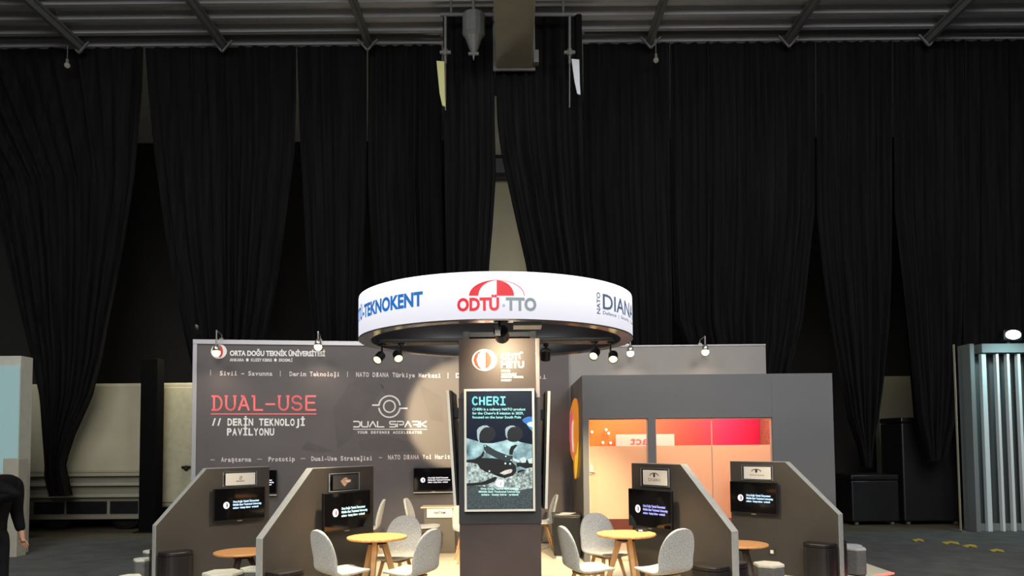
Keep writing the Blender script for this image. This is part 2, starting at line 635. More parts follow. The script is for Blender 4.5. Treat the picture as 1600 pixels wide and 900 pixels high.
# drapes: rows of (photo y, left x, right x)
def drape(rows, folds, label, Y=YC, amp=0.10, seed=0, phase=0.0):
    rnd = random.Random(seed)
    pts = []
    for (py, xl, xr) in rows:
        a, b = at(xl, py, Y), at(xr, py, Y)
        pts.append((a.z * .5 + b.z * .5, a.x, b.x))
    nz, nx = 46, folds * 8
    zt, zb = pts[0][0], pts[-1][0]
    w0 = pts[0][2] - pts[0][1]
    jit = [rnd.uniform(-.25, .25) for _ in range(folds + 2)]
    hgt = [rnd.uniform(.55, 1.25) for _ in range(folds + 2)]

    def width(z):
        for (za, la, ra), (zb_, lb, rb) in zip(pts, pts[1:]):
            if z <= za + 1e-6 and z >= zb_ - 1e-6:
                t = (za - z) / max(1e-6, za - zb_)
                return la + (lb - la) * t, ra + (rb - ra) * t
        return pts[-1][1:]
    mb = MB()
    for j in range(nz + 1):
        z = zt + (zb - zt) * j / nz
        l, r = width(z)
        sq = max(0.25, min(1.0, (r - l) / max(.01, w0)))
        d = (0.35 + 0.65 * j / nz)
        for i in range(nx + 1):
            u = i / nx
            fi = u * folds
            k = min(folds, int(fi))
            a = amp * d * hgt[k] * (0.55 + 0.45 / max(.45, sq) * .6)
            wv = math.sin(2 * math.pi * (fi + jit[k] * math.sin(math.pi * (fi - k))) + phase)
            wv2 = 0.3 * math.sin(2 * math.pi * fi * 2.37 + seed + z * .35)
            mb.v.append(V3((l + (r - l) * u, Y + a * (wv + wv2), z)))
    for j in range(nz):
        for i in range(nx):
            a = j * (nx + 1) + i
            mb.f.append((a, a + nx + 1, a + nx + 2, a + 1))
    return mb.build('black_curtain', M['curtain'], smooth=True)


G = 'black drapes hung from the roof'
DR = [
    ([(66, -170, 224), (140, -120, 222), (280, -20, 210), (390, 8, 193), (500, 33, 171), (560, 48, 160), (620, 60, 143), (680, 70, 113), (725, 77, 97), (745, 76, 101), (775, 84, 108)], 12,
     'black drape at far left, gathered to a tied point in front of the beige trailer'),
    ([(66, 226, 463), (150, 232, 463), (240, 241, 460), (390, 262, 440), (450, 274, 431), (530, 290, 415), (640, 318, 395), (740, 345, 375)], 9,
     'black drape behind the left end of the printed wall, between two dark triangular gaps'),
    ([(66, 464, 573), (200, 468, 573), (330, 475, 571), (450, 481, 566), (560, 492, 560), (740, 500, 545)], 5,
     'narrow black drape behind the left side of the printed wall, second from the left gap'),
    ([(66, 575, 690), (280, 575, 690), (400, 581, 692), (450, 585, 693), (740, 590, 690)], 6,
     'black drape behind the left half of the round lit sign'),
    ([(24, 692, 772), (190, 694, 773), (270, 695, 775), (350, 696, 770), (420, 698, 764), (740, 700, 750), (842.5, 700, 745)], 5,
     'dark drape left of the slit of beige wall above the round sign'),
    ([(24, 776, 909), (110, 774, 910), (190, 777, 911), (240, 783, 912), (290, 794, 913), (345, 806, 915), (420, 823, 922), (740, 860, 940), (842.5, 880, 945)], 8,
     'dark drape leaning right beside the slit of beige wall above the round sign'),
    ([(62, 911, 1046), (300, 913, 1047), (450, 924, 1050), (740, 945, 1052)], 6,
     'black drape behind the right half of the round lit sign'),
    ([(60, 1047, 1274), (330, 1048, 1273), (400, 1050, 1265), (500, 1054, 1254), (600, 1090, 1230), (740, 1130, 1190)], 11,
     'wide black drape above the grey panel wall, behind the stand'),
    ([(58, 1275, 1394), (330, 1277, 1393), (420, 1286, 1392), (500, 1297, 1389), (600, 1316, 1378), (655, 1327, 1370), (700, 1343, 1360), (730, 1349, 1356)], 7,
     'black drape gathered to a point just right of the stand walls'),
    ([(56, 1395, 1508), (330, 1397, 1507), (500, 1416, 1500), (600, 1426, 1494), (655, 1432, 1487), (720, 1448, 1470)], 7,
     'black drape gathered beside the slatted white booth'),
    ([(56, 1509, 1760), (330, 1508, 1760), (500, 1506, 1760), (700, 1506, 1760)], 11,
     'black drape at far right, hanging behind the slatted white booth'),
]
for i, (rows, nf, lab) in enumerate(DR):
    o = drape(rows, nf, lab, Y=13.62 if i in (4, 5) else YC, seed=i * 3 + 1, amp=0.13 if i not in (0, 10) else 0.15)
    tag(o, lab, 'curtain', G)

# curtain tracks
YH = 13.2


def track(px0, px1, py, label):
    a, b = at(px0, py, YC), at(px1, py, YC)
    t = thing('curtain_track', label, 'curtain rail', ((a.x + b.x) / 2, YC, a.z), group='curtain rails under the roof')
    MB().bar((a.x, YC - .17, a.z + .02), (b.x, YC - .17, b.z + .02), 0.05, 0.07).build('rail', M['steel'], t)
    n = max(2, int((b.x - a.x) / 1.4))
    for k in range(n + 1):
        x = a.x + (b.x - a.x) * k / n
        z = a.z + (b.z - a.z) * k / n
        MB().box((x - .05, YC - .20, z + .056), (x + .05, YC - .14, min(ZC + .09, z + .13))).build('hanger', M['brushed'], t)


track(-60, 690, 67, 'long grey curtain rail under the roof left of the girder')
track(912, 1660, 60, 'long grey curtain rail under the roof right of the girder')

# rods hanging beside the girder
t = thing('hanging_crossbar', 'thin grey crossbar running behind the girder end, carrying two hanging rods', 'bar', at(790, 23, YH))
a, b = at(688, 23, YH), at(897, 23, YH)
MB().tube(a, b, 0.035).build('bar_tube', M['steel'], t)
for px in (705, 880):
    q = at(px, 23, YH)
    MB().tube(q, (q.x, q.y, ZC - .07), 0.02).build('drop_rod', M['steel'], t)
for px, lab, mt, py0, py1, tail, lb in (
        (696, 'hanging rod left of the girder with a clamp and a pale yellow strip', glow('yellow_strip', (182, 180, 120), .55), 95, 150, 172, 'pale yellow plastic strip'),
        (890, 'hanging rod right of the girder with a clamp and a white strip', mat('white_strip', (0.55, 0.57, 0.6), .6), 92, 132, 168, 'white plastic strip')):
    a, b = at(px, 26, YH - .06), at(px, 100, YH - .06)
    t = thing('hanging_rod', lab, 'rod', a, group='rods hanging beside the girder')
    MB().tube(a, b, 0.025).tube(b, at(px, tail, YH - .06), 0.012).build('rod', M['steel'], t)
    c = at(px, 82, YH - .06)
    MB().tube(c + V3((-.1, 0, 0)), c + V3((.1, 0, 0)), 0.035).tube(c + V3((0, 0, -.06)), c + V3((0, 0, .06)), 0.045).build('clamp', M['steel'], t)
    s = -1 if px < 800 else 1
    x0 = px + s * 8 - 6 if px < 800 else px + 3
    p = [at(x0, py0, YH - .12), at(x0 + 12, py0 + 1, YH - .12), at(x0 + 13, py1, YH - .12), at(x0 + 14, py1 + 16, YH - .12), at(x0 + 9, py1 + 14, YH - .12), at(x0 + 5, py1 - 4, YH - .12)]
    MB().prism(p, (0, .03, 0)).build('strip', mt, t, label=lb)
a = at(740, 24, YH - .4)
t = thing('chain_hoist', 'tapered grey hoist hanging under the roof just left of the girder', 'hoist', a)
MB().lathe([(0, .0), (.2, .0), (.2, -.35), (.15, -.42), (.08, -.62), (.03, -.72), (0, -.72)], a, 14).tube(a, (a.x, a.y, ZC - .07), .03).build('hoist_body', M['steel'], t)
c = at(740, 84, YH - .4)
MB().tube(a + V3((0, 0, -.6)), c, .018).tube(c + V3((-.09, 0, 0)), c + V3((.09, 0, 0)), .03).tube(c, c + V3((0, 0, -.12)), .03, .005).build('hook', M['steel'], t)
for px, py, lab in ((105, 102, 'tiny pale hanging bulb before the far left drape'), (1025, 94, 'tiny hanging bulb before the drape right of the girder')):
    c = at(px, py, YC - .4)
    t = thing('hanging_bulb', lab, 'bulb', c, group='tiny bulbs hanging before the drapes')
    MB().sphere(c, 0.055, 10, 6).build('globe', glow('dim_bulb', (95, 92, 80), .8), t, smooth=True)
    MB().tube(c + V3((0, 0, .05)), (c.x, c.y, ZC - .07), .008).tube(c + V3((0, 0, .04)), c + V3((0, 0, .12)), .03).build('flex', M['steel'], t)

# beige wall pier seen in the slit
a, b = at(757, 150, 15.9), at(838, 560, 15.9)
MB().box((a.x, 15.9, 0), (b.x, 16.3, at(800, 150, 15.9).z)).build('wall_pier', M['beige_post'], kind='structure')
a, b = at(750, 243, 15.7), at(840, 277, 15.7)
t = thing('wall_bracket_bar', 'dark steel bar crossing the beige slit between two drapes', 'bar', (a.x, 15.8, b.z))
MB().box((a.x, 15.66, b.z), (b.x, 15.899, a.z), ).build('bar', M['blackmetal'], t, bevel=.01)
MB().box((a.x + .3, 15.62, b.z + .1), (b.x - .3, 15.66, a.z - .1)).build('cover_plate', M['steel'], t)
lamp('work_light', 'AREA', (-.1, 15.35, 2.2), (0.0, 16.0, 5.6), 60, (1, .92, .72), .5)  # unseen light added behind the drapes to brighten the beige pier

# trailer behind the left drape
T0 = 15.6
def PT(px, py, Y=T0):
    return at(px, py, Y)
p0, p1 = PT(40, 600), PT(220, 806)
t = thing('cargo_trailer', 'beige cargo trailer parked behind the tied drape at far left', 'trailer', (p0.x, T0, 0))
MB().box((p0.x - 1.2, T0, PT(100, 740).z), (p1.x, T0 + 2.2, p0.z)).build('body', M['beige_post'], t, bevel=.06)
mb = MB()
for py in (742, 757, 775):
    q = PT(100, py)
    mb.box((p0.x - 1.2, T0 - .05, q.z - .035), (p1.x - .02, T0 + .02, q.z + .035))
mb.build('side_rail', mat('rail_beige', (0.33, 0.31, 0.23), .6), t, bevel=.01)
z0, z1 = PT(100, 784).z, PT(100, 803).z
MB().box((p0.x - 1.2, T0 + .06, PT(100, 812).z), (p1.x - .02, T0 + 2.1, PT(100, 740).z)).build('skirt', mat('skirt_beige', (0.22, 0.20, 0.15), .7), t)
mb = MB()
for xa, xb in ((52, 98), (103, 165), (171, 214)):
    mb.box((PT(xa, 790).x, T0 + .02, z1), (PT(xb, 790).x, T0 + .10, z0))
mb.build('vent_slot', M['blackmetal'], t)
for xa in (75, 185):
    c = PT(xa, 808)
    MB().lathe([(0, -.12), (.25, -.12), (.34, -.08), (.34, .08), (.25, .12), (0, .12)], (c.x, T0 + .35, .34), 20, axis=(0, 1, 0)).build('wheel', M['blackmetal'], t, smooth=False)
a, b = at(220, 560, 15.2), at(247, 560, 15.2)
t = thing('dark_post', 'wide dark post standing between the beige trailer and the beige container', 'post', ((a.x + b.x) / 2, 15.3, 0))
MB().box((a.x, 15.2, .03), (b.x, 15.5, a.z)).build('post_body', mat('matt_black_steel', (.004, .004, .004), .9, spec=.05), t, bevel=.02)  # black slab put in for the darkness of the gap
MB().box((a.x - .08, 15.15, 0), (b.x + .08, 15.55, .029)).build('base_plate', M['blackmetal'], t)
# second beige body
p0, p1 = PT(250, 598, 15.9), PT(345, 792, 15.9)
t = thing('beige_container', 'beige container wall seen between the dark gap and the printed wall', 'container', (p0.x, 15.9, 0))
MB().box((p0.x, 15.9, p1.z), (p1.x, 18, p0.z)).build('container_body', M['beige_post'], t, bevel=.05)
MB().box((p0.x + .1, 15.86, p1.z + .1), (p1.x - .1, 15.9, p0.z - .1)).build('door_leaf', mat('container_beige', (0.40, 0.37, 0.25), .7, var=.1), t, bevel=.02)
q = PT(292, 730, 15.86)
MB().tube(q + V3((-.09, -.04, 0)), q + V3((.09, -.04, 0)), .03).tube(q + V3((0, -.05, -.05)), q + V3((0, .02, .02)), .04).build('latch', M['blackmetal'], t)
MB().box((p0.x + .05, 15.95, 0), (p1.x - .05, 17.9, p1.z)).build('underframe', M['blackmetal'], t)
lamp('work_light', 'AREA', (-6.4, 15.15, 4.3), (-8.6, 15.7, 1.6), 45, (1, .93, .74), .6)  # unseen light added to brighten the trailer face

# dark cases and stored things behind the right drapes
for (xa, xb, ya, lab) in ((1408, 1500, 652, 'large dark equipment case beside the slatted white booth, under the drapes'),
                          (1330, 1404, 742, 'low dark equipment case behind the right end of the stand')):
    a, b = at(xa, ya, 15.4), at(xb, ya, 15.4)
    t = thing('equipment_case', lab, 'case', ((a.x + b.x) / 2, 15.4, 0), group='dark cases under the right drapes')
    MB().box((a.x, 15.4, .08), (b.x, 16.3, a.z - .12)).build('case_body', M['blackmetal'], t, bevel=.03)
    MB().box((a.x - .01, 15.39, a.z - .115), (b.x + .01, 16.31, a.z)).build('lid', M['blackmetal'], t, bevel=.03)
    for x in (a.x + .12, b.x - .12):
        for y in (15.5, 16.2):
            MB().tube((x - .03, y, .041), (x + .03, y, .041), .04).build('caster', M['steel'], t)
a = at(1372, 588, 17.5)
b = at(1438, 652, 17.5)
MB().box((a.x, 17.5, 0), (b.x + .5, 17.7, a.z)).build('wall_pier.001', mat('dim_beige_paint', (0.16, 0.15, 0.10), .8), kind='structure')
lamp('work_light', 'AREA', (9.0, 16.9, 4.6), (8.7, 17.6, 3.2), 6, (1, .9, .7), .5)  # unseen light added behind the right drapes

# left white stand end
X0 = at(29, 700, 12.3).x
zt = at(20, 556, 12.3).z
X1 = at(50, 700, 12.6).x
t = thing('white_stand_wall', 'white stand wall at far left edge with a turquoise lit face', 'stand wall', (X0 - .6, 12.3, 0))
MB().box((X0 - 2.6, 12.3, 0), (X0, 12.62, zt)).build('wall_panel', mat('white_laminate', (0.46, 0.44, 0.38), .6, var=.05), t, bevel=.01)
q0, q1 = at(-40, 572, 12.28), at(24, 850, 12.28)
MB().box((q0.x, 12.27, q1.z), (q1.x, 12.299, q0.z)).build('light_panel', glow('turquoise_panel', (140, 170, 170), .75), t, label='turquoise lit panel')  # teal light falling on this face is put in as glow
q0, q1 = at(27, 716, 12.2), at(50, 860, 12.2)
MB().box((X0 - .08, 12.05, 0.0), (X0 + .17, 12.295, q0.z)).build('end_post', mat('beige_laminate', (0.37, 0.34, 0.27), .6, var=.05), t, bevel=.01)

# right slatted booth
YB = 14.2
t = thing('slatted_booth', 'white booth at far right with vertical slats and turquoise light', 'booth', (at(1515, 700, YB).x, YB, 0))
zt = at(1520, 537, YB).z
def bx(xa, xb, ya, yb, dy0, dy1, mt, nm, lab=None):
    a = at(xa, ya, YB)
    b = at(xb, yb, YB)
    zb = max(0.0, b.z)
    return MB().box((a.x, YB + dy0, zb), (b.x, YB + dy1, a.z)).build(nm, mt, t, bevel=.008, label=lab)
mgg = mat('grey_green_frame', (0.15, 0.17, 0.165), .5)
bx(1515, 1534, 537, 840, 0, .4, mgg, 'post')
bx(1534, 1680, 537, 550, 0.0, .4, mgg, 'header')
bx(1534, 1680, 551, 840, .3, .4, mat('dark_back', (0.05, 0.055, 0.055), .6), 'back_panel')
bx(1536, 1555, 552, 840, .05, .15, mat('pale_panel', (0.52, 0.58, 0.58), .5), 'pale_panel')
for xa in (1563, 1580, 1597, 1614, 1631):
    bx(xa, xa + 8, 552, 840, .05, .15, mat('white_slat', (0.6, 0.62, 0.61), .5), 'slat')
bx(1534, 1680, 820, 840, .155, .299, mgg, 'floor_rail')
tb = thing('beige_board', 'narrow beige board standing left of the slatted white booth', 'board', (at(1500, 700, YB).x, YB, 0))
a, b = at(1496, 537, YB), at(1508, 830, YB)
MB().box((a.x, YB + .1, 0.02), (b.x, YB + .16, a.z)).build('board', M['beige_post'], tb, bevel=.005)
MB().box((a.x - .05, YB + .0, 0.0), (b.x + .02, YB + .5, .02)).build('foot', M['steel'], tb)
c = at(1583, 523, YB - .1)
tl = thing('booth_floodlight', 'bright white floodlight on top of the slatted booth at far right', 'lamp', (c.x, c.y, zt))
MB().box((c.x - .18, c.y, c.z - .1), (c.x + .18, c.y + .18, c.z + .1)).build('lamp_housing', M['blackmetal'], tl, bevel=.02)
MB().sphere((c.x, c.y - .005, c.z), .15, 16, 10, (1, .3, .6)).build('lamp_face', mat('cool_lamp_face', (1, 1, 1), .4, emit=(.85, 1, .97), estr=6), tl, smooth=True)
MB().bar((c.x, c.y + .15, zt), (c.x, c.y + .15, c.z), .05, .03, up=(0, 1, 0)).build('yoke', M['steel'], tl)
lamp('booth_light', 'SPOT', (c.x, YB - .9, c.z + .2), (c.x - .2, YB + .2, 1.6), 150, (.55, .95, 1.0), spot=110, blend=.8, radius=.15)

# yellow tape scraps on the carpet
ty = mat('yellow_tape', (0.42, 0.30, 0.03), .7, var=.2)
for k, (xa, xb, py) in enumerate(((1425, 1445, 845), (1470, 1500, 849), (1503, 1528, 854), (1545, 1570, 861))):
    pts = [atz(xa, py - 1.5, 0.004), atz((xa * 2 + xb) / 3, py + 2, 0.004), atz((xa + xb) / 2, py - .5, 0.004), atz(xb, py + 2.5, .004), atz(xb - 3, py - 2, .004), atz((xa + xb) / 2, py - 3.5, .004)]
    o = MB().prism(pts[::-1], (0, 0, .003)).build('yellow_tape', ty)
    tag(o, ['short yellow tape scrap on the dark carpet nearest the stand', 'longer yellow tape scrap second from the stand', 'yellow tape scrap in the middle of the row, widest of all', 'yellow tape scrap on the carpet nearest the slatted booth'][k], 'tape', 'yellow tape scraps on the carpet')

# ================================================================== THE STAND
FZ = 0.10
plat = [(4.82, 12.95), (4.82, 9.52), (4.18, 9.10), (3.70, 8.35), (2.05, 6.45), (-2.1, 6.45), (-4.45, 7.25), (-4.85, 9.3), (-5.02, 12.0), (-3.0, 12.95)]
t = thing('stand_platform', 'raised platform with pale wooden floor and red lit edge under the whole stand', 'platform', (0, 9.5, 0))
pl = [V3((x, y, 0.0)) for x, y in plat][::-1]
def inset(pts, k):
    c = V3((0, 9.7, 0))
    return [c + (p - c) * k for p in pts]
MB().prism(inset(pl, .985), (0, 0, .07)).build('plinth', M['plinth'], t)
MB().prism([p + V3((0, 0, .07)) for p in pl], (0, 0, .0292)).build('deck', M['floorboard'], t)
mb = MB()
for (a, b) in (((4.84, 9.515), (4.19, 9.085)), ((4.19, 9.085), (3.71, 8.335)), ((3.71, 8.335), (2.06, 6.43))):
    mb.bar((*a, .085), (*b, .085), .025, .022)
mb.build('led_strip', mat('red_led', (.8, .1, .08), .4, emit=(1.0, 0.16, 0.12), estr=1.6), t, label='red glowing edge strip')
lamp('led_glow', 'POINT', (4.72, 9.2, .035), None, 0.6, (1, .1, .06), radius=.02)

# ------------------------------------------------ printed back wall
ZW = 3.45
A = at(305, 530, 11.6); A.z = FZ
B = at(888, 540, 12.5); B.z = FZ
U = (B - A).normalized()
N = V3((U.y, -U.x, 0)).normalized()     # towards the viewer
if N.y > 0:
    N = -N
LW = (B - A).length
t = thing('printed_back_wall', 'tall brown-grey printed wall with red DUAL-USE lettering across the back of the stand', 'wall panel', A)
UP = V3((0, 0, 1))
H = ZW - FZ
MB().prism([A, B, B + UP * H, A + UP * H], -N * .1).build('print_panel', M['print'], t)
mb = MB()
mb.prism([A - U * .03 + UP * 0, A + U * .035, A + U * .035 + UP * H, A - U * .03 + UP * (H)], N * .02)
mb.prism([A - U * .03 + UP * (H - .07), B + UP * (H - .07), B + UP * (H + .002), A - U * .03 + UP * (H + .002)], N * .025)
mb.build('frame', M['frame_grey'], t, bevel=.004)
P = Plane(A, N, .003)
mb = MB()   # faint printed machine shapes
for pts in ([(520, 640), (545, 600), (580, 585), (600, 605), (570, 650), (545, 690), (528, 700)], [(585, 580), (625, 575), (650, 600), (640, 640), (615, 640), (600, 612)],
            [(560, 690), (600, 680), (640, 690), (655, 705), (600, 706), (565, 704)], [(655, 600), (690, 620), (694, 660), (672, 655)], [(480, 690), (520, 705), (500, 708), (470, 702)]):
    P.poly(mb, pts, -.001)
mb.build('printed_shapes', M['printshape'], t)
mb, mp, mc, mr = MB(), MB(), MB(), MB()
P.text(mb, 'ORTA DOĞU TEKNİK ÜNİVERSİTESİ', (359, 555.5), (508, 556.5), 7.5, bold=.045)
P.text(mb, 'ANKARA  ●  KUZEY KIBRIS  ●  ERDEMLİ', (359, 564.5), (457, 565), 4.5, bold=.02)
P.text(mb, '// DERİN TEKNOLOJİ', (330, 664.5), (477, 665), 10.5, bold=.035, mono=True)
P.text(mb, 'PAVİLYONU', (354, 680), (429, 680), 10.5, bold=.035, mono=True)
for s, x0, x1, y0, y1 in (('Sivil ~ Savunma', 343, 426, 586.5, 587), ('Derin Teknoloji', 452, 531, 587.5, 588), ('NATO DIANA Türkiye Merkezi', 556, 689, 588.5, 590), ('DUAL-USE Sistemi', 711, 855, 590, 592)):
    P.text(mp, s, (x0, y0), (x1, y1), 6.8, bold=.03, mono=True)
for x, y in ((329, 582), (438, 583.5), (543, 584.5), (700, 586.5)):
    P.stroke(mp, [(x, y - 4), (x, y + 4.5)], .8)
for s, x0, x1, y0, y1 in (('Araştırma', 345, 393, 721.5, 721), ('Prototip', 419, 461, 721, 720.3), ('Dual-Use Stratejisi', 486, 582, 720, 719), ('NATO DIANA Yol Haritası', 606, 718, 718, 716.5)):
    P.text(mp, s, (x0, y0), (x1, y1), 6.8, bold=.03, mono=True)
for x0, x1, y in ((329, 335, 718.5), (402, 409, 717.5), (470, 477, 716.5), (592, 597, 715)):
    P.stroke(mp, [(x0, y), (x1, y)], .9)
# DUAL-USE
stroke_text(P, mc, SG, 'DUAL-USE', 331, 493, 619, 640.5, 3.0, gap=.22)
P.stroke(mc, [(330, 646.8), (494, 646.8)], 1.6)
# round spark emblem
P.stroke(mb, P.ellipse((608.5, 635), 9, 9.2, 26), 2.2, closed=True)
P.stroke(mb, P.ellipse((608.5, 635), 16.5, 16.5, 20, 8, 172), 2.4)
P.stroke(mb, P.ellipse((608.5, 635.5), 16.5, 16.5, 20, 188, 352), 2.4)
P.stroke(mb, [(582, 633), (592, 633)], 2.2)
P.stroke(mb, [(625, 638), (636, 638)], 2.2)
stroke_text(P, mb, SW, 'DUAL', 552.5, 600, 658.5, 667, 1.9, gap=.24)
stroke_text(P, mb, SW, 'SPARK', 609, 666, 658.5, 667, 1.9, gap=.24)
P.stroke(mb, [(552, 670.7), (667, 670.7)], 1.0)
P.text(mb, 'YOUR DEFENSE ACCELERATOR', (558, 677.5), (660, 677.5), 3.8, bold=.03, mono=True)
# crest
P.poly(mb, P.ellipse((342, 549), 12.5, 11.5))
P.poly(mr, P.ellipse((339.5, 549), 8, 10, 14, 90, 270) + P.ellipse((339.5, 549), 5, 10, 14, 270, 90 + 360)[::1] if False else [(339, 539.5), (334.5, 542), (332, 549), (334, 556), (339, 559), (336.5, 554), (335.6, 549), (336.5, 544)], .001)
P.poly(mr, P.ellipse((342.5, 549), 6, 9.5, 14, -90, 90), .001)
mb.build('white_lettering', M['white'], t, label='white lettering and emblem')
mp.build('slogan_rows', M['pink'], t, label='two rows of pale typewriter words')
mc.build('red_lettering', M['coral'], t, label='coral red DUAL-USE lettering')
mr.build('crest_mark', M['red'], t, label='red mark inside the round crest')

# ------------------------------------------------ plain grey wall to its right
a = at(888, 540, 12.55)
b = at(1196, 538.3, 12.55)
t = thing('grey_back_wall', 'plain grey wall panel with one lamp, rising behind the orange windowed room', 'wall panel', (a.x, 12.55, FZ))
MB().box((a.x, 12.55, FZ), (b.x, 12.65, b.z)).build('panel', M['greywall'], t)
MB().box((a.x, 12.535, b.z - .02), (b.x, 12.655, b.z + .006)).build('top_edge', M['frame_grey'], t, bevel=.003)
GZ = b.z

# ------------------------------------------------ windowed room
YR = 10.5
L = at(909.5, 587, YR)
R = at(1299.8, 582.5, YR)
ZR = (L.z + R.z) / 2
XL, XR = L.x, R.x
troom = thing('windowed_room', 'dark grey room with two tall windows showing an orange and pink interior', 'room', ((XL + XR) / 2, YR, FZ))
w1a, w1b = at(920, 690, YR).x, at(1013, 690, YR).x
w2a, w2b = at(1025, 690, YR).x, at(1207.5, 690, YR).x
zw = at(1000, 653.5, YR).z
mb = MB()
mb.box((XL, YR, zw), (w2b, YR + .12, ZR))
mb.box((XL, YR, FZ), (w1a, YR + .12, zw))
mb.box((w1b, YR, FZ), (w2a, YR + .12, zw))
mb.build('front_wall', M['roomwall'], troom)
MB().box((w2b, YR - .004, FZ), (XR, YR + .12, ZR)).build('front_panel', M['roomwall'], troom)
MB().box((XL, YR + .121, FZ), (XL + .06, 12.54, ZR)).build('side_wall', mat('bronze_side_print', (0.105, 0.085, 0.062), .35, var=.3, scale=2), troom)
MB().box((XR - .06, YR + .121, FZ), (XR, 12.54, ZR)).build('side_wall.001', M['roomwall'], troom)
XIN = at(1188, 680, 12.4).x
gp = gradient_x('orange_pink_print', [(0, (240, 160, 60)), (.22, (250, 130, 70)), (.45, (255, 105, 75)), (.65, (255, 70, 70)), (.82, (250, 40, 90)), (1, (205, 20, 70))], 1.0 - (XL + XR) / 2, XIN - (XL + XR) / 2)
MB().box((XL + .07, 12.42, FZ + .45), (XIN, 12.5, ZR - .03)).build('graphic_wall', gp, troom, label='orange to pink printed interior wall')
MB().box((XL + .07, 12.40, FZ), (XIN, 12.5, FZ + .449)).build('baseboard', mat('coral_base', (0.26, 0.085, 0.075), .5), troom)
MB().box((XIN + .002, YR + .13, FZ), (XIN + .05, 12.5, ZR - .03)).build('inner_wall', mat('speckled_brown', (0.10, 0.03, 0.02), .5, color2=(0.45, 0.16, 0.11), scale=55), troom)
MB().box((XL + .065, YR + .125, ZR - .025), (XIN, 12.5, ZR - .002)).build('room_ceiling', M['white'], troom)
# glass with frosted band
for nm, xa, xb in (('door', w1a, w1b), ('window', w2a, w2b)):
    g = MB().box((xa + .004, YR + .05, FZ + .02), (xb - .004, YR + .062, zw - .004)).build('glass_' + nm, M['glass'], troom, label='clear glass ' + nm)
    zf0, zf1 = at((w1a / YR * FPX + 800), 812, YR).z, at(960, 697, YR).z
    MB().box((xa + .006, YR + .066, zf0), (xb - .006, YR + .069, zf1)).build('frosted_film', M['frost'], g, label='peach frosted band')
    fm = MB()
    fm.box((xa, YR + .035, zw - .018), (xb, YR + .08, zw - .0005))
    fm.box((xa, YR + .035, FZ + .001), (xb, YR + .08, FZ + .02))
    fm.box((xa, YR + .035, FZ + .02), (xa + .012, YR + .08, zw - .018))
    fm.box((xb - .012, YR + .035, FZ + .02), (xb, YR + .08, zw - .018))
    if nm == 'window':
        xm = at(1114, 700, YR).x
        fm.box((xm - .004, YR + .04, FZ + .02), (xm + .004, YR + .075, zw - .018))
    fm.build('glass_frame', mat('pale_copper_frame', (0.62, 0.42, 0.30), .4), g)
q0, q1 = at(921, 727, YR), at(927, 741, YR)
MB().box((q0.x, YR + .02, q1.z), (q1.x, YR + .048, q0.z)).box((q0.x + .01, YR - .02, q1.z + .03), (q1.x + .03, YR + .02, q1.z + .05)).build('door_handle', M['brushed'], troom)
lamp('room_light', 'AREA', (2.0, 11.55, ZR - .06), (2.0, 11.6, 0), 44, (1, .88, .68), 1.1)
lamp('room_light', 'AREA', (3.4, 11.55, ZR - .06), (3.4, 11.6, 0), 44, (1, .86, .68), 1.1)
# emblem on the side wall
PE = Plane((XL, 11.5, 0), (-1, 0, 0), .002)
def emb(pts, mt, nm, up, d=.012):
    ps = [PE.p(x, y, up) for x, y in pts]
    return MB().prism(ps, (-d, 0, 0)).build(nm, mt, em)
E = lambda u, v: (880 + u / 6.427, 620 + v / 6.427)
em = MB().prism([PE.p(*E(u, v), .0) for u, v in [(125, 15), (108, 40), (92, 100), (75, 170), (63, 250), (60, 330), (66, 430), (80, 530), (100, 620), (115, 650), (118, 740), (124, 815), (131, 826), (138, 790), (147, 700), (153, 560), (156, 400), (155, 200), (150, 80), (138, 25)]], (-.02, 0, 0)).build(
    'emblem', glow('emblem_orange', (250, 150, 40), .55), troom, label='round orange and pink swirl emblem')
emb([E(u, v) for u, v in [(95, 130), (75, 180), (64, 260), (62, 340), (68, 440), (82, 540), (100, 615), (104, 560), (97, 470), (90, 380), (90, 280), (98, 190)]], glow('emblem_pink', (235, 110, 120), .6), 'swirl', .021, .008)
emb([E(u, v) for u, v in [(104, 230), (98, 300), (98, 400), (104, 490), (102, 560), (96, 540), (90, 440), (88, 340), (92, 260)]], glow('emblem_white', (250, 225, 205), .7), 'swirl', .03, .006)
emb([E(u, v) for u, v in [(120, 600), (119, 700), (124, 800), (130, 815), (140, 740), (150, 600), (153, 450), (138, 560)]], glow('emblem_yellow', (255, 205, 60), .7), 'swirl', .0215, .006)

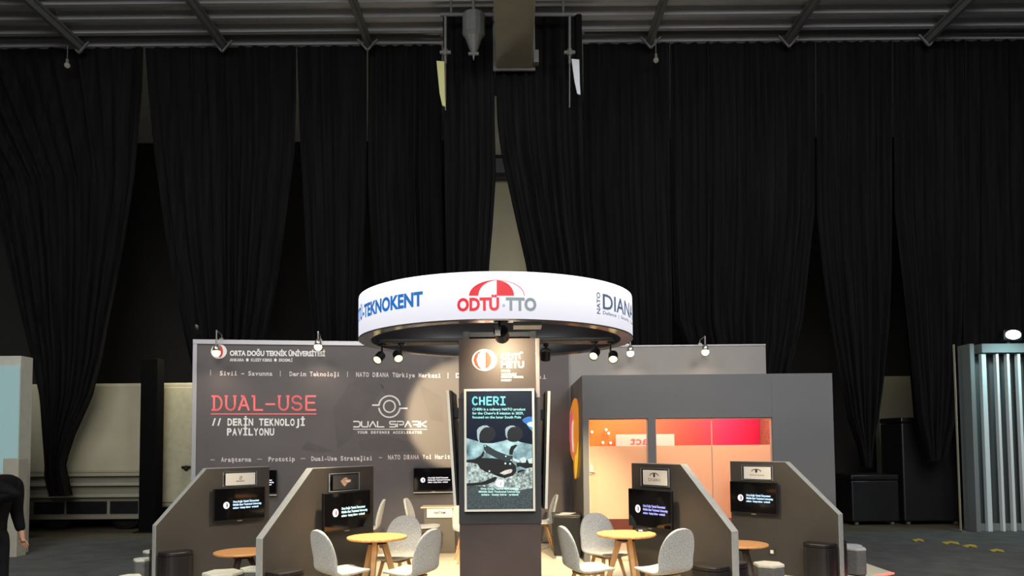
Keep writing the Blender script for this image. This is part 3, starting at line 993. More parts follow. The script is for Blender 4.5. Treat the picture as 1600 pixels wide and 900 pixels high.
# board and globes inside the room stand in for reflections on its glass
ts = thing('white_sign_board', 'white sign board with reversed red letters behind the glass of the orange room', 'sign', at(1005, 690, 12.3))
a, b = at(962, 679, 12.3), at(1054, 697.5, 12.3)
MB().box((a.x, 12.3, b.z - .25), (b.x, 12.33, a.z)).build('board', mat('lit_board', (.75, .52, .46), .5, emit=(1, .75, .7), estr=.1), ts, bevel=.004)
mb = MB()
a0 = at(1013, 694.5, 12.3)
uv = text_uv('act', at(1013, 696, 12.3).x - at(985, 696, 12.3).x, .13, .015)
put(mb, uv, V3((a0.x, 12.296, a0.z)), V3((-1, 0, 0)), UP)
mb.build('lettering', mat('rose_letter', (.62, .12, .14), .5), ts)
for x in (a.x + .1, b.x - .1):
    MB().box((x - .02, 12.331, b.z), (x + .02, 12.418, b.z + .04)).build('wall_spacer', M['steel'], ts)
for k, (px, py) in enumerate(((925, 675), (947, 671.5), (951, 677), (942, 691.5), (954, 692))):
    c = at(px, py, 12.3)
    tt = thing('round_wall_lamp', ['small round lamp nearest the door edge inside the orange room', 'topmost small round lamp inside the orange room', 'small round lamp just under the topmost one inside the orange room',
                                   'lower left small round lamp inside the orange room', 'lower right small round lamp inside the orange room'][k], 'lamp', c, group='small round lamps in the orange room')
    MB().sphere(c, .02, 12, 8).build('globe', M['bulbdim'], tt, smooth=True)  # one glowing globe per light dot reflected in the glass
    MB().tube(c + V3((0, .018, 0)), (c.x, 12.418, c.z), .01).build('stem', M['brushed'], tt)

# ------------------------------------------------ dividers
Z4 = (0,)


class Div:
    def __init__(self, near, far, xcorner, yl, label, px_slope, ztop, zlow, thick=.1):
        self.near, self.far = V3((*near, FZ)), V3((*far, FZ))
        self.U = (self.far - self.near).normalized()
        n = V3((self.U.y, -self.U.x, 0))
        if n.y > 0:
            n = -n
        self.N = n
        self.L = (self.far - self.near).length
        self.pl = Plane(self.near, self.N, 0)
        s = (onp(px_slope, 731, self.near, self.N) - self.near).dot(self.U)
        self.s = s
        a, b = self.near, self.far
        zl, zt = zlow - FZ, ztop - FZ
        prof = [a, b, b + UP * zt, a + self.U * s + UP * zt, a + UP * zl]
        t = thing('low_divider', label, 'divider', self.near, group='low dividers with sloping front edge')
        MB().prism(prof, -self.N * thick).build('panel', M['part'], t)
        ed = MB()
        e = .004
        ins = [a + self.U * .004, b, b + UP * (zt - .004), a + self.U * (s + .002) + UP * (zt - .004), a + self.U * .004 + UP * (zl - .002)]
        outer = [a - self.U * e, a + UP * (zl + e * .4) - self.U * e, a + self.U * s + UP * (zt + e), b + UP * (zt + e)]
        inn = [a, a + UP * zl, a + self.U * s + UP * zt, b + UP * zt]
        for i in range(3):
            ed.prism([inn[i], inn[i + 1], outer[i + 1], outer[i]], -self.N * thick)
        ed.build('edge_band', M['partedge'], t, label='pale grey edge band')
        self.t = t

    def point(self, px, py, up=0.0):
        return self.pl.p(px, py, up)


dLo = Div((-4.146, 8.645), (-3.168, 9.66), 0, 0, 'outer low divider on the left with a white name card above its screen', 323, 1.50, .855)
dLi = Div((-2.437, 7.25), (-1.588, 8.465), 0, 0, 'inner low divider on the left, nearest the left cafe table', 489, 1.535, .873)
dRi = Div((2.152, 7.341), (1.36, 8.47), 0, 0, 'inner low divider on the right, nearest the right cafe table', 1063, 1.541, .892)
dRo = Div((3.884, 8.883), (2.905, 9.896), 0, 0, 'outer low divider on the right, in front of the dark grey room', 1227, 1.512, .895, thick=.12)


def mirror_block(div, side, label):
    """dark rounded block seat against one face of a divider's front end"""
    U_, N_ = div.U, div.N
    p = .24 if side > 0 else .26
    base = div.near + (V3((0, 0, 0)) if side > 0 else -N_ * (.1005 if div is not dRo else .1205))
    n = N_ * side
    l = .38
    pts = []
    r = .13
    corners = [(0.02, 0.002), (l, 0.002), (l, p), (0.02, p)]
    ring = [(0.02, .002), (l, .002)]
    ring += [(l - r + r * math.sin(a), p - r + r * math.cos(a)) for a in (math.pi / 2 * (1 - i / 5) for i in range(6))]
    ring += [(0.02 + r - r * math.sin(a), p - r + r * math.cos(a)) for a in (math.pi / 2 * i / 5 for i in range(6))]
    w = [base + U_ * a + n * b for a, b in ring]
    t = thing('block_seat', label, 'block seat', base + U_ * .2 + n * .12, group='dark block seats at the divider ends')
    MB().prism([q + UP * .03 for q in w], UP * .38).build('body', M['block'], t)
    c = sum(w, V3()) / len(w)
    MB().prism([c + (q - c) * .985 + UP * .412 for q in w], UP * .044).build('seat_pad', M['block'], t, bevel=.012)
    MB().prism([c + (q - c) * .93 for q in w], UP * .029).build('base_plate', M['blackmetal'], t)


mirror_block(dLo, 1, 'dark block seat before the outer left divider')
mirror_block(dLi, 1, 'dark block seat at the front of the inner left divider, beside the left grey chair')
mirror_block(dRi, 1, 'dark block seat at the front of the inner right divider, behind the right grey chair')
mirror_block(dRi, -1, 'dark block seat behind the inner right divider, beside the pale topped stool')
mirror_block(dRo, 1, 'tall dark block seat before the outer right divider')
mirror_block(dRo, -1, 'dark block seat on the outside of the outer right divider, beside the grey stools')
mirror_block(dLo, -1, 'dark block seat on the outside of the outer left divider')

# ------------------------------------------------ screens
M['txtblue'] = glow('screen_text_blue', (190, 225, 255), 1.3)
M['txtcool'] = glow('screen_text_cool', (205, 245, 250), 1.3)
M['txtviolet'] = glow('screen_text_violet', (160, 165, 250), 1.1)
M['logow'] = glow('screen_logo_white', (245, 240, 250), .95)
M['logor'] = glow('screen_logo_mark', (90, 60, 130), .6)
M['logored'] = glow('screen_logo_red', (190, 70, 90), .7)


def tv(name, label, O, U_, N_, w, h, txt, mark=None, gap=.06, glint=None, group='black screens on the dividers'):
    """O: centre of the screen on the wall plane"""
    O, U_, N_ = V3(O), V3(U_), V3(N_)
    t = thing(name, label, 'screen', O, group=group)
    f = O + N_ * gap
    def bxo(u0, u1, v0, v1, n0, n1, m_=None):
        m_ = m_ or MB()
        return m_.prism([O + U_ * u0 + UP * v0 + N_ * n0, O + U_ * u1 + UP * v0 + N_ * n0, O + U_ * u1 + UP * v1 + N_ * n0, O + U_ * u0 + UP * v1 + N_ * n0], N_ * (n1 - n0))
    bxo(-w / 2, w / 2, -h / 2, h / 2, gap, gap + .035).build('casing', M['tv'], t, bevel=.006)
    bxo(-w * .3, w * .3, -h * .3, h * .3, gap - .02, gap).build('rear_housing', M['tv'], t, bevel=.004)
    bxo(-.1, .1, -.1, .1, .001, gap - .02).build('wall_bracket', M['blackmetal'], t)
    s = bxo(-w / 2 + .01, w / 2 - .01, -h / 2 + .016, h / 2 - .01, gap + .035, gap + .0365).build('display', M['screen'], t)
    lf = gap + .0385
    mb = MB()
    lines = ('Orta Doğu Teknik Üniversitesi', 'Middle East Technical University', 'ankara · kuzey kıbrıs · erdemli')
    x0 = -.14 * w
    for k, ln in enumerate(lines):
        put(mb, text_uv(ln, w * (.51, .565, .50)[k], h * .056, .04), O + U_ * x0 + UP * (h * (.045 - .092 * k)) + N_ * lf, U_, UP)
    mb.build('lettering', txt, s)
    mb = MB()
    c = O + U_ * (-.265 * w) + UP * (-.02 * h) + N_ * lf
    r = .082 * h * 1.2
    mb.poly([c + U_ * r * math.cos(a) + UP * r * 1.08 * math.sin(a) for a in (2 * math.pi * i / 24 for i in range(24))])
    mb.build('crest', M['logow'], s)
    mb = MB()
    c = c + N_ * .001
    mb.poly([c + U_ * r * .42 * math.cos(a) + UP * r * .7 * math.sin(a) for a in (-math.pi / 2 + math.pi * i / 12 for i in range(13))])
    mb.build('crest_mark', mark or M['logor'], s)
    bxo(-.03, .03, -h / 2 - .012, -h / 2, gap + .008, gap + .03).build('badge', M['brushed'], t)
    if glint:
        bxo(-w / 2, w / 2, -h / 2 - .022, -h / 2 - .013, gap - .01, gap + .05).build('lower_lip', M['cream'], t, bevel=.003)  # pale lip imitating the light reflected along the screen's lower edge
    return t


def div_tv(div, pxa, pxb, pyc, pyh, label, txt, mark=None):
    a, b = div.point(pxa, pyc, .075), div.point(pxb, pyc, .075)
    c = (a + b) / 2
    h = (div.point((pxa + pxb) / 2, pyc - pyh / 2, .075) - div.point((pxa + pxb) / 2, pyc + pyh / 2, .075)).length
    O = c - div.N * .075
    U_ = div.U if div.U.x > 0 else -div.U
    return tv('wall_screen', label, O, U_, div.N, (b - a).length, h, txt, mark)


div_tv(dLo, 333, 413, 787, 51, 'black screen under the white name card on the outer left divider', M['txtblue'])
div_tv(dLi, 504, 577, 798, 60, 'black screen under the dark name card on the inner left divider', M['txtcool'], M['logored'])
div_tv(dRi, 984, 1051, 795, 60, 'black screen with violet text on the inner right divider', M['txtviolet'])
div_tv(dRo, 1142, 1215, 777.5, 50, 'black screen on the outer right divider above the wall socket', M['txtblue'])
# screens on the printed wall
for (xa, xb, yc, hh, lab) in ((646, 708, 749, 37, 'black screen on the printed wall above the small cabinet'), (374, 433, 753, 38, 'black screen on the printed wall half hidden by the outer left divider')):
    a, b = P.p(xa, yc, .05), P.p(xb, yc, .05)
    h = (P.p(xa, yc - hh / 2) - P.p(xa, yc + hh / 2)).length
    tv('wall_screen', lab, (a + b) / 2 - N * .053, U, N, (b - a).length, h, M['logow'], glint=True, gap=.05)


# name cards over the screens
def card(div, xa, xb, ya, yb, label, card_mt, fn, clear=None):
    a, b = div.point(xa, yb, .03), div.point(xb, yb, .03)
    up = (div.point(xa, ya, .03) - a).length
    U_ = (b - a)
    U_.z = 0
    w = U_.length
    U_.normalize()
    t = thing('name_card_holder', label, 'name card', a - div.N * .03, group='name cards above the divider screens')
    def q(u0, u1, v0, v1, n0, n1):
        O = a - div.N * .03
        return MB().prism([O + U_ * u0 + UP * v0 + div.N * n0, O + U_ * u1 + UP * v0 + div.N * n0, O + U_ * u1 + UP * v1 + div.N * n0, O + U_ * u0 + UP * v1 + div.N * n0], div.N * (n1 - n0))
    m_ = .03 if not clear else .045
    q(-m_, w + .02, -.012, up + .015, .014, .018).build('acrylic_plate', M['acrylic'], t)
    e_ = .004 if clear else .0018
    mb = MB()
    for (u0, u1, v0, v1) in ((-m_, w + .02, up + .0155, up + .0155 + e_), (-m_, w + .02, -.0125 - e_, -.0125), (-m_ - e_, -m_, -.0125 - e_, up + .0155 + e_), (w + .02, w + .02 + e_, -.0125 - e_, up + .0155 + e_)):
        mm = q(u0, u1, v0, v1, .012, .024)
        mb.add(mm.v, mm.f)
    mb.build('plate_edge', M['acrylic_edge'], t)
    c = q(0, w, 0, up, .019, .022).build('card', card_mt, t)
    mb = MB()
    for u0, v0 in ((-m_ + .015, .01), (w + .005, .01), (-m_ + .015, up - .01), (w + .005, up - .01)):
        o = a - div.N * .03 + U_ * u0 + UP * v0
        mb.tube(o + div.N * .001, o + div.N * .0139, .006, n=8)
    mb.build('standoff', M['brushed'], t)
    fn(c, a - div.N * .007, U_, w, up, div.N)


def small_logo(c, O, U_, w, h, n_):
    mb = MB()
    strokes(mb, [O + U_ * (w * u) + UP * (h * v) for u, v in ((.47, .72), (.54, .72), (.54, .60), (.47, .60), (.47, .48), (.54, .48))], .006, n_)
    put(mb, text_uv('MATRİSOFT', w * .28, h * .11, .02), O + U_ * w * .36 + UP * h * .27, U_, UP)
    mb.build('print', M['ink'], c)


def eye_logo(word, y0, ww, cap):
    def fn(c, O, U_, w, h, n_):
        mb = MB()
        strokes(mb, [O + U_ * (w * (.47 + .17 * math.cos(a))) + UP * (h * (.62 + .18 * math.sin(a))) for a in (math.pi * i / 12 for i in range(13))], .010, n_)
        o = O + U_ * w * .47 + UP * h * .66
        mb.poly([o + U_ * .016 * math.cos(a) + UP * .026 * math.sin(a) for a in (2 * math.pi * i / 14 for i in range(14))])
        put(mb, text_uv(word, w * ww, h * cap, .0), O + U_ * w * .22 + UP * h * y0, U_, UP)
        mb.build('print', M['ink'], c)
    return fn


def dark_logo(c, O, U_, w, h, n_):
    mb = MB()
    mb.poly([O + U_ * (w * u) + UP * (h * v) for u, v in ((.30, .58), (.42, .78), (.52, .84), (.60, .7), (.72, .66), (.70, .48), (.58, .44), (.46, .2), (.36, .38))])
    mb.build('print', mat('muted_badge', (.30, .17, .16), .6, color2=(.50, .38, .25), scale=30), c)
    mb = MB()
    mb.poly([O + n_ * .001 + U_ * (w * u) + UP * (h * v) for u, v in ((.50, .62), (.68, .62), (.66, .50), (.52, .50))])
    mb.build('print.001', M['paper'], c)


card(dLo, 353, 399, 740, 759, 'white name card above the screen of the outer left divider', M['paper'], small_logo)
card(dLi, 521, 560, 743, 766, 'dark name card in clear acrylic above the screen of the inner left divider', M['charcoal'], dark_logo, True)
card(dRi, 1004, 1042, 734, 757, 'white name card with curved eye mark above the inner right divider screen', M['paper'], eye_logo('İZGERO', .26, .5, .17))
card(dRo, 1162, 1204, 729, 748, 'wide white name card with small mark above the outer right divider screen', M['paper'], eye_logo('Göktürk Savunma', .27, .54, .13))

# wall socket on the outer right divider
a = dRo.point(1207, 862, .0)
Ud = -dRo.U
t = thing('wall_socket', 'square grey wall socket low on the outer right divider', 'socket', a)
MB().prism([a + Ud * u + UP * v for u, v in ((-.045, -.05), (.045, -.05), (.045, .05), (-.045, .05))], dRo.N * .012).build('face_plate', mat('bronze_plate', (.05, .04, .03), .35), t, bevel=.003)
MB().prism([a + dRo.N * .012 + Ud * u + UP * v for u, v in ((-.02, -.022), (.02, -.022), (.02, .022), (-.02, .022))], dRo.N * .006).build('insert', M['cream'], t)

# ------------------------------------------------ pillar and big display
YP = 7.2
xa, xb = at(717.5, 700, YP).x, at(844, 700, YP).x
zt = at(780, 529, YP).z
pcx = (xa + xb) / 2
tp = thing('central_pillar', 'square brown-grey pillar in the middle of the stand under the round sign', 'pillar', (pcx, YP + .4, FZ))
MB().box((xa, YP, FZ), (xb, YP + .8, zt)).build('shaft', M['pillar'], tp)
z0, z1 = at(780, 818, YP).z, at(780, 622, YP).z
MB().box((xa - .004, YP - .012, z0), (xb + .006, YP + .812, z1)).build('mount_panel', M['charcoal'], tp, label='charcoal band round the pillar')
MB().box((xb - .035, YP - .006, z1 + .002), (xb + .004, YP + .02, zt)).build('corner_trim', mat('satin_corner', (.42, .36, .34), .3, metal=.5), tp, bevel=.004)
PP = Plane((0, YP, 0), (0, -1, 0), .003)
mb, mr = MB(), MB()
PP.poly(mb, PP.ellipse((757, 562.5), 19.5, 17, 36))
mb.build('crest', M['white'], tp, label='round white and red crest')
Q = lambda u, v: (730 + u / 11.25, 540 + v / 11.25)
PP.poly(mr, [Q(*p) for p in ((260, 98), (190, 112), (135, 165), (108, 250), (135, 340), (190, 400), (265, 415), (205, 365), (165, 255), (195, 150))], .001)
PP.poly(mr, [Q(*p) for p in ((318, 98), (370, 130), (415, 190), (428, 250), (415, 320), (370, 385), (318, 412))], .001)
mr.build('crest_mark', mat('orange_red_vinyl', (.62, .045, .012), .5), tp)
mb = MB()
PP.text(mb, 'ODTÜ', (782.5, 562), (819, 562), 9.5, bold=.05)
PP.text(mb, 'METU', (782.5, 574.3), (819, 574.3), 9.5, bold=.05)
for s, x1, y in (('ORTA DOĞU', 797, 581), ('TEKNİK ÜNİVERSİTESİ', 807, 586.3), ('MIDDLE EAST TECHNICAL', 818, 590.5), ('UNIVERSITY', 799.5, 595.8)):
    PP.text(mb, s, (783, y), (x1, y), 3.0, bold=.03)
mb.build('lettering', M['white'], tp)

td = thing('portrait_display', 'large portrait display with a lunar rover picture on the front of the pillar', 'display', (pcx, YP, at(780, 798, YP).z))
a, b = at(725, 608, YP - .06), at(836.5, 798.5, YP - .06)
MB().box((a.x, YP - .06, b.z), (b.x, YP - .013, a.z)).build('casing', M['tv'], td, bevel=.004)
fw = .021
mb = MB()
yf0, yf1 = YP - .068, YP - .0605
mb.box((a.x, yf0, a.z - fw), (b.x, yf1, a.z)).box((a.x, yf0, b.z), (b.x, yf1, b.z + fw)).box((a.x, yf0, b.z + fw), (a.x + fw, yf1, a.z - fw)).box((b.x - fw, yf0, b.z + fw), (b.x, yf1, a.z - fw))
mb.build('frame', M['cream'], td)
YS = YP - .062
PS = Plane((0, YS, 0), (0, -1, 0), 0)
scr = MB().box((a.x + fw, YS, b.z + fw), (b.x - fw, YS + .0015, a.z - fw)).build('screen', mat('screen_night', lin((8, 14, 24)), .25, emit=lin((13, 24, 42)), estr=1.0), td)
S1 = lambda u, v: (720 + u / 9.0, 600 + v / 9.0)
S2 = lambda u, v: (720 + u / 7.5, 690 + v / 7.5)
def spec(name, c1, c2, scale, estr=1.0):
    return mat(name, lin(c1), .6, color2=lin(c2), scale=scale, emit=True, estr=estr)
def pic(pts, mt, nm, up):
    mb = MB()
    PS.poly(mb, pts, up)
    return mb.build(nm, mt, scr)
rock1 = spec('picture_rock_blue', (45, 75, 86), (150, 182, 186), 9)
rock2 = spec('picture_rock_grit', (42, 54, 57), (172, 188, 184), 38)
rock3 = spec('picture_soil_dark', (12, 18, 22), (66, 78, 80), 90)
blk = glow('picture_black', (7, 9, 13), 1.0)
dgr = glow('picture_dark_metal', (38, 50, 52), 1.0)
wht = glow('picture_white', (205, 225, 222), .9)
pic([S1(75, 760), S1(150, 780), S1(215, 800), S1(300, 830), S1(440, 835), S1(600, 800), S1(700, 765), S1(760, 775), S1(830, 815), S1(1003, 850), S1(1003, 1250), S1(75, 1250)], rock1, 'picture_rocks', .001)
pic([S2(66, 230), S2(150, 250), S2(210, 290), S2(300, 350), S2(420, 400), S2(520, 430), S2(640, 360), S2(760, 330), S2(838, 300), S2(838, 560), S2(760, 590), S2(600, 600), S2(400, 560), S2(260, 540), S2(66, 520)], rock2, 'picture_grit', .002)
pic([S2(66, 505), S2(200, 520), S2(420, 545), S2(640, 575), S2(838, 545), S2(838, 786), S2(66, 786)], rock3, 'picture_soil', .003)
pic([S2(66, 215), S2(200, 205), S2(245, 190), S2(385, 195), S2(540, 215), S2(600, 235), S2(650, 290), S2(650, 350), S2(610, 400), S2(520, 425), S2(440, 385), S2(360, 375), S2(280, 350), S2(225, 310), S2(195, 262), S2(120, 245), S2(66, 245)], blk, 'picture_rover', .004)
pic([S2(265, 40), S2(290, 35), S2(420, 110), S2(560, 165), S2(610, 165), S2(600, 230), S2(540, 235), S2(420, 195), S2(300, 130), S2(270, 90)], dgr, 'picture_rover_arm', .005)
pic([S2(590, 55), S2(640, 35), S2(665, 42), S2(620, 95), S2(605, 155), S2(566, 150), S2(570, 100)], blk, 'picture_rover_part', .005)
pic([S2(265, 110), S2(280, 118), S2(265, 170), S2(215, 215), S2(150, 235), S2(66, 240), S2(66, 215), S2(160, 205), S2(230, 165)], blk, 'picture_cable', .0055)
pic([S2(66, 490), S2(250, 475), S2(400, 410), S2(430, 425), S2(400, 465), S2(300, 505), S2(66, 520)], blk, 'picture_shadow', .0045)
pic([S2(455, 370), S2(520, 335), S2(590, 322), S2(608, 335), S2(590, 365), S2(510, 390)], spec('picture_warm_rock', (150, 150, 140), (190, 185, 175), 30), 'picture_window', .0055)
pic([S2(650, 250), S2(740, 240), S2(770, 205), S2(838, 260), S2(838, 300), S2(760, 315), S2(690, 290), S2(655, 300)], blk, 'picture_shadow', .0045)
pic([S2(665, 345), S2(720, 325), S2(770, 340), S2(720, 350), S2(660, 372)], blk, 'picture_shadow', .0045)
pic([S2(610, 190), S2(690, 220), S2(680, 245), S2(615, 225)], wht, 'picture_highlight', .0055)
pic([S2(690, 200), S2(740, 180), S2(770, 205), S2(760, 245), S2(715, 250)], wht, 'picture_highlight', .005)
pic([S2(780, 210), S2(838, 190), S2(838, 255), S2(800, 255)], wht, 'picture_highlight', .005)
for (u, v, r) in ((285, 52, 9), (283, 118, 7), (528, 172, 10), (522, 256, 12), (578, 260, 12), (335, 347, 11), (590, 216, 9)):
    c_ = S2(u, v)
    pic(PS.ellipse(c_, r / 7.5, r / 7.5, 10), wht, 'picture_bolt', .006)
# wheels: pale crescents over black tyres
for du in (0, 385):
    pic(PS.ellipse(S1(360 + du, 700), 14.5, 13.0, 22), glow('picture_tyre', (7, 13, 24), 1.0), 'picture_wheel', .0012)
    o_ = [(405, 612), (370, 582), (310, 584), (252, 612), (226, 650), (228, 700), (232, 760), (250, 812), (268, 825), (258, 770), (262, 712), (280, 664), (318, 622), (362, 606)]
    pic([S1(u + du if du == 0 else 630 + (u - 232) * .82, v if du == 0 else 590 + (v - 590) * .75) for u, v in o_], glow('picture_rim', (165, 185, 190), .9), 'picture_rim', .0018)
pic([S1(1005, 460), S1(950, 458), S1(900, 475), S1(862, 505), S1(885, 540), S1(920, 560), S1(960, 620), S1(1005, 670)], glow('picture_earth', (45, 115, 190), 1), 'picture_earth', .002)
pic([S1(1005, 530), S1(960, 535), S1(925, 560), S1(955, 595), S1(1005, 610)], glow('picture_cloud', (205, 230, 240), .9), 'picture_cloud', .003)
pic([S1(1005, 612), S1(970, 615), S1(1005, 668)], glow('picture_land', (80, 160, 110), .9), 'picture_land', .003)
mb = MB()
stroke_text(PS, mb, SG, 'CHERI', 738, 790, 620.5, 632.3, 2.4, gap=.3, up=.003)
mb.build('headline', glow('headline_cyan', (120, 225, 240), 1.0), scr)
mb = MB()
for k, (s, x1) in enumerate((('CHERI is a culinary NATO product', 821), ("for the Chang'e 8 mission in 2029,", 818), ('focused on the lunar South Pole', 814))):
    PS.text(mb, s, (738, 641.3 + 6.2 * k), (x1, 641.3 + 6.2 * k), 3.8, bold=.02, up=.003)
mb.build('caption', glow('caption_cyan', (165, 235, 235), 1.0), scr)
pic(PS.ellipse(S2(457, 492), 6.9, 5.9, 24), glow('picture_crest', (240, 245, 240), 1), 'picture_crest', .007)
pic([S2(457, 470), S2(470, 475), S2(475, 492), S2(470, 512), S2(457, 516), S2(465, 505), S2(467, 490), S2(464, 478)], glow('picture_crest_red', (200, 60, 80), 1), 'picture_crest_mark', .008)
mb = MB()
for k, (s, x0, x1) in enumerate((('Orta Doğu Teknik Üniversitesi', 751, 810), ('Middle East Technical University', 748, 813), ('ankara · kuzey kıbrıs · erdemli', 752, 810))):
    PS.text(mb, s, (x0, 765 + 4.6 * k), (x1, 765 + 4.6 * k), 2.9, bold=.03, up=.007)
mb.build('picture_text', glow('picture_text_mint', (200, 245, 235), 1), scr)

# side displays, tilted
for sgn, pts_near, label in ((-1, ((697.5, 610), (709, 790)), 'portrait display tilted out on the left side of the pillar, seen edge-on'),
                             (1, ((860, 611), (855.5, 795)), 'portrait display tilted out on the right side of the pillar, seen edge-on')):
    a_, b_ = at(*pts_near[0], YP + .06), at(*pts_near[1], YP + .06)
    tt = thing('side_display', label, 'display', (b_.x, YP + .4, b_.z), group='displays on the sides of the pillar')
    d = V3((-sgn, 0, 0))
    a2, b2 = a_ + V3((0, .68, 0)), b_ + V3((0, .68, 0))
    MB().prism([b_, a_, a2, b2], d * .026).build('frame', M['cream'], tt)
    MB().prism([q + d * .0265 for q in (b_, a_, a2, b2)], d * .024).build('casing', M['tv'], tt, bevel=.004)
    i_ = lambda q, k: q
    cc = (a_ + b_ + a2 + b2) / 4
    MB().prism([cc + (q - cc) * .95 - d * .002 for q in (b_, a_, a2, b2)], d * .0018).build('screen', mat('side_screen', (.01, .015, .02), .2, emit=lin((30, 60, 80)), estr=.8), tt)
    xw = xa if sgn < 0 else xb
    mb = MB()
    for z in (cc.z + .35, cc.z - .3):
        for y in (YP + .25, YP + .5):
            f_ = (z - b_.z) / (a_.z - b_.z)
            x_ = b_.x + (a_.x - b_.x) * f_ - sgn * .05
            MB().box((min(x_, xw + sgn * .008), y - .05, z - .05), (max(x_, xw + sgn * .008), y + .05, z + .05)).build('mount_arm', M['blackmetal'], tt)

# ------------------------------------------------ round lit sign
RC = V3((-.158, 7.6, 0))
RR, ZB, ZT = 1.394, 2.825, 3.245
tr = thing('round_lit_sign', 'large round white lit sign ring carrying red, blue and grey logos above the pillar', 'sign', (RC.x, RC.y, ZB))
MB().lathe([(RR - .01, ZB + .012), (RR, ZB + .016), (RR, ZT - .012), (RR - .01, ZT - .006)], RC, 128).build('lit_fascia', M['ringlit'], tr, smooth=True)
MB().lathe([(RR - .11, ZT - .006), (RR - .003, ZT - .006), (RR - .003, ZT), (RR - .11, ZT)], RC, 96).build('top_edge', M['ringtop'], tr)
MB().lathe([(RR + .002, ZB), (RR + .002, ZB + .014), (RR - .12, ZB + .014), (RR - .12, ZB), (RR + .002, ZB)], RC, 128).build('bottom_rim', M['ringrim'], tr)
MB().lathe([(RR - .115, ZB + .015), (RR - .115, ZT - .007), (RR - .105, ZT - .007), (RR - .105, ZB + .015), (RR - .115, ZB + .015)], RC, 128).build('inner_wall', M['ringdark'], tr, smooth=True)
mb = MB()
zb_ = ZB + .03
hx = math.sqrt((RR - .12) ** 2 - .3 ** 2)
for dy in (.22, .36):
    mb.tube((RC.x - hx, RC.y + dy, zb_ + .02), (RC.x + hx, RC.y + dy, zb_ + .02), .028, n=14)
mb.tube((RC.x + .05, RC.y - 1.27, zb_ + .1), (RC.x + .05, RC.y + 1.27, zb_ + .1), .02)
mb.build('cross_tube', M['chrome'], tr)
mb = MB()
for x in (-.35, .35):
    mb.box((pcx + x - .03, YP + .5, zt + .001), (pcx + x + .03, YP + .72, zb_ + .10))
mb.box((pcx - .38, YP + .55, zb_ + .05), (pcx + .38, YP + .70, zb_ + .10))
mb.build('pillar_bracket', M['blackmetal'], tr)
mb = MB()
q0, q1 = at(802, 500, RC.y - 1.24), at(847, 513, RC.y - 1.24)
mb.box((q0.x, RC.y - 1.24, ZB - .02), (q1.x, RC.y - 1.0, ZB + .10))
mb.build('driver_box', mat('driver_white', (.55, .54, .52), .5), tr, label='white power supply box')


def ring_ang(px, py):
    d = ray(px, py)
    o = V3((EYE.x - RC.x, EYE.y - RC.y))
    dd = V3((d.x, d.y))
    A_ = dd.dot(dd); B_ = 2 * o.dot(dd); C_ = o.dot(o) - RR * RR
    disc = max(0, B_ * B_ - 4 * A_ * C_)
    k = (-B_ - math.sqrt(disc)) / (2 * A_)
    p = EYE + d * k
    return math.atan2(p.y - RC.y, p.x - RC.x), p.z


def ring_pt(th_, z, up=.004):
    return V3((RC.x + (RR + up) * math.cos(th_), RC.y + (RR + up) * math.sin(th_), z))


def ring_uv(mb, uvf, th0, z0, up=.004):
    vs, fs = uvf
    mb.add([ring_pt(th0 + u / RR, z0 + v, up) for u, v in vs], fs)


rb, rred, rgr, rnav, rnav_dot = MB(), MB(), MB(), MB(), MB()
t1, z_ = ring_ang(661, 481)
t0, _ = ring_ang(567.5, 492)
zz = 2.985
wfull = (t1 - t0) * RR
ring_uv(rb, text_uv('-TEKNOKENT', wfull, .116, .04), t0, zz)
pre = text_uv('ODTÜ', .36, .116, .04)
ring_uv(rb, pre, t0 - (.36 + .02) / RR, zz)
# ODTÜ TTO
t0, z0 = ring_ang(714.5, 486)
t1, _ = ring_ang(780, 486)
ring_uv(rred, text_uv('ODTÜ', (t1 - t0) * RR, .102, .045), t0, z0)
t2, _ = ring_ang(790.5, 486)
t3, _ = ring_ang(838, 486)
ring_uv(rgr, text_uv('TTO', (t3 - t2) * RR, .102, .045), t2, z0)
tc_, zc_ = ring_ang(787, 477.5)
o_ = [(.011 * math.cos(a), .011 * math.sin(a)) for a in (2 * math.pi * i / 14 for i in range(14))]
for i in range(14):
    (a0, b0), (a1, b1) = o_[i], o_[(i + 1) % 14]
    rnav_dot.add([ring_pt(tc_ + a0 / RR, zc_ + b0), ring_pt(tc_ + a1 / RR, zc_ + b1), ring_pt(tc_ + a1 * .6 / RR, zc_ + b1 * .6), ring_pt(tc_ + a0 * .6 / RR, zc_ + b0 * .6)], [(0, 1, 2, 3)])
# umbrella
def rp(px, py):
    return ring_ang(px, py)
def rpoly(mb, pts):
    mb.poly([ring_pt(*rp(x, y)) for x, y in pts])
cx_, by_ = 776.5, 462.2
oe = [(cx_ + 43.5 * math.cos(math.radians(a)), by_ - 24.8 * math.sin(math.radians(a))) for a in range(180, 89, -6)]
ie = [(cx_ + 29 * math.cos(math.radians(a)), by_ - 24.0 * math.sin(math.radians(a))) for a in range(90, 181, 6)]
rpoly(rred, oe + ie)
ir = [(cx_ + 26.5 * math.cos(math.radians(a)), by_ - 24.0 * math.sin(math.radians(a))) for a in range(90, -1, -6)]
rpoly(rred, ir + [(cx_ - .5, by_), (cx_ - .5, by_ - 24.4)])
th_ = [(cx_ + 43 * math.cos(math.radians(a)), by_ - 24.6 * math.sin(math.radians(a))) for a in range(90, -1, -6)]
for p_, q_ in zip(th_, th_[1:]):
    rpoly(rred, [p_, q_, (q_[0] - .9, q_[1] + .5), (p_[0] - .9, p_[1] + .7)])
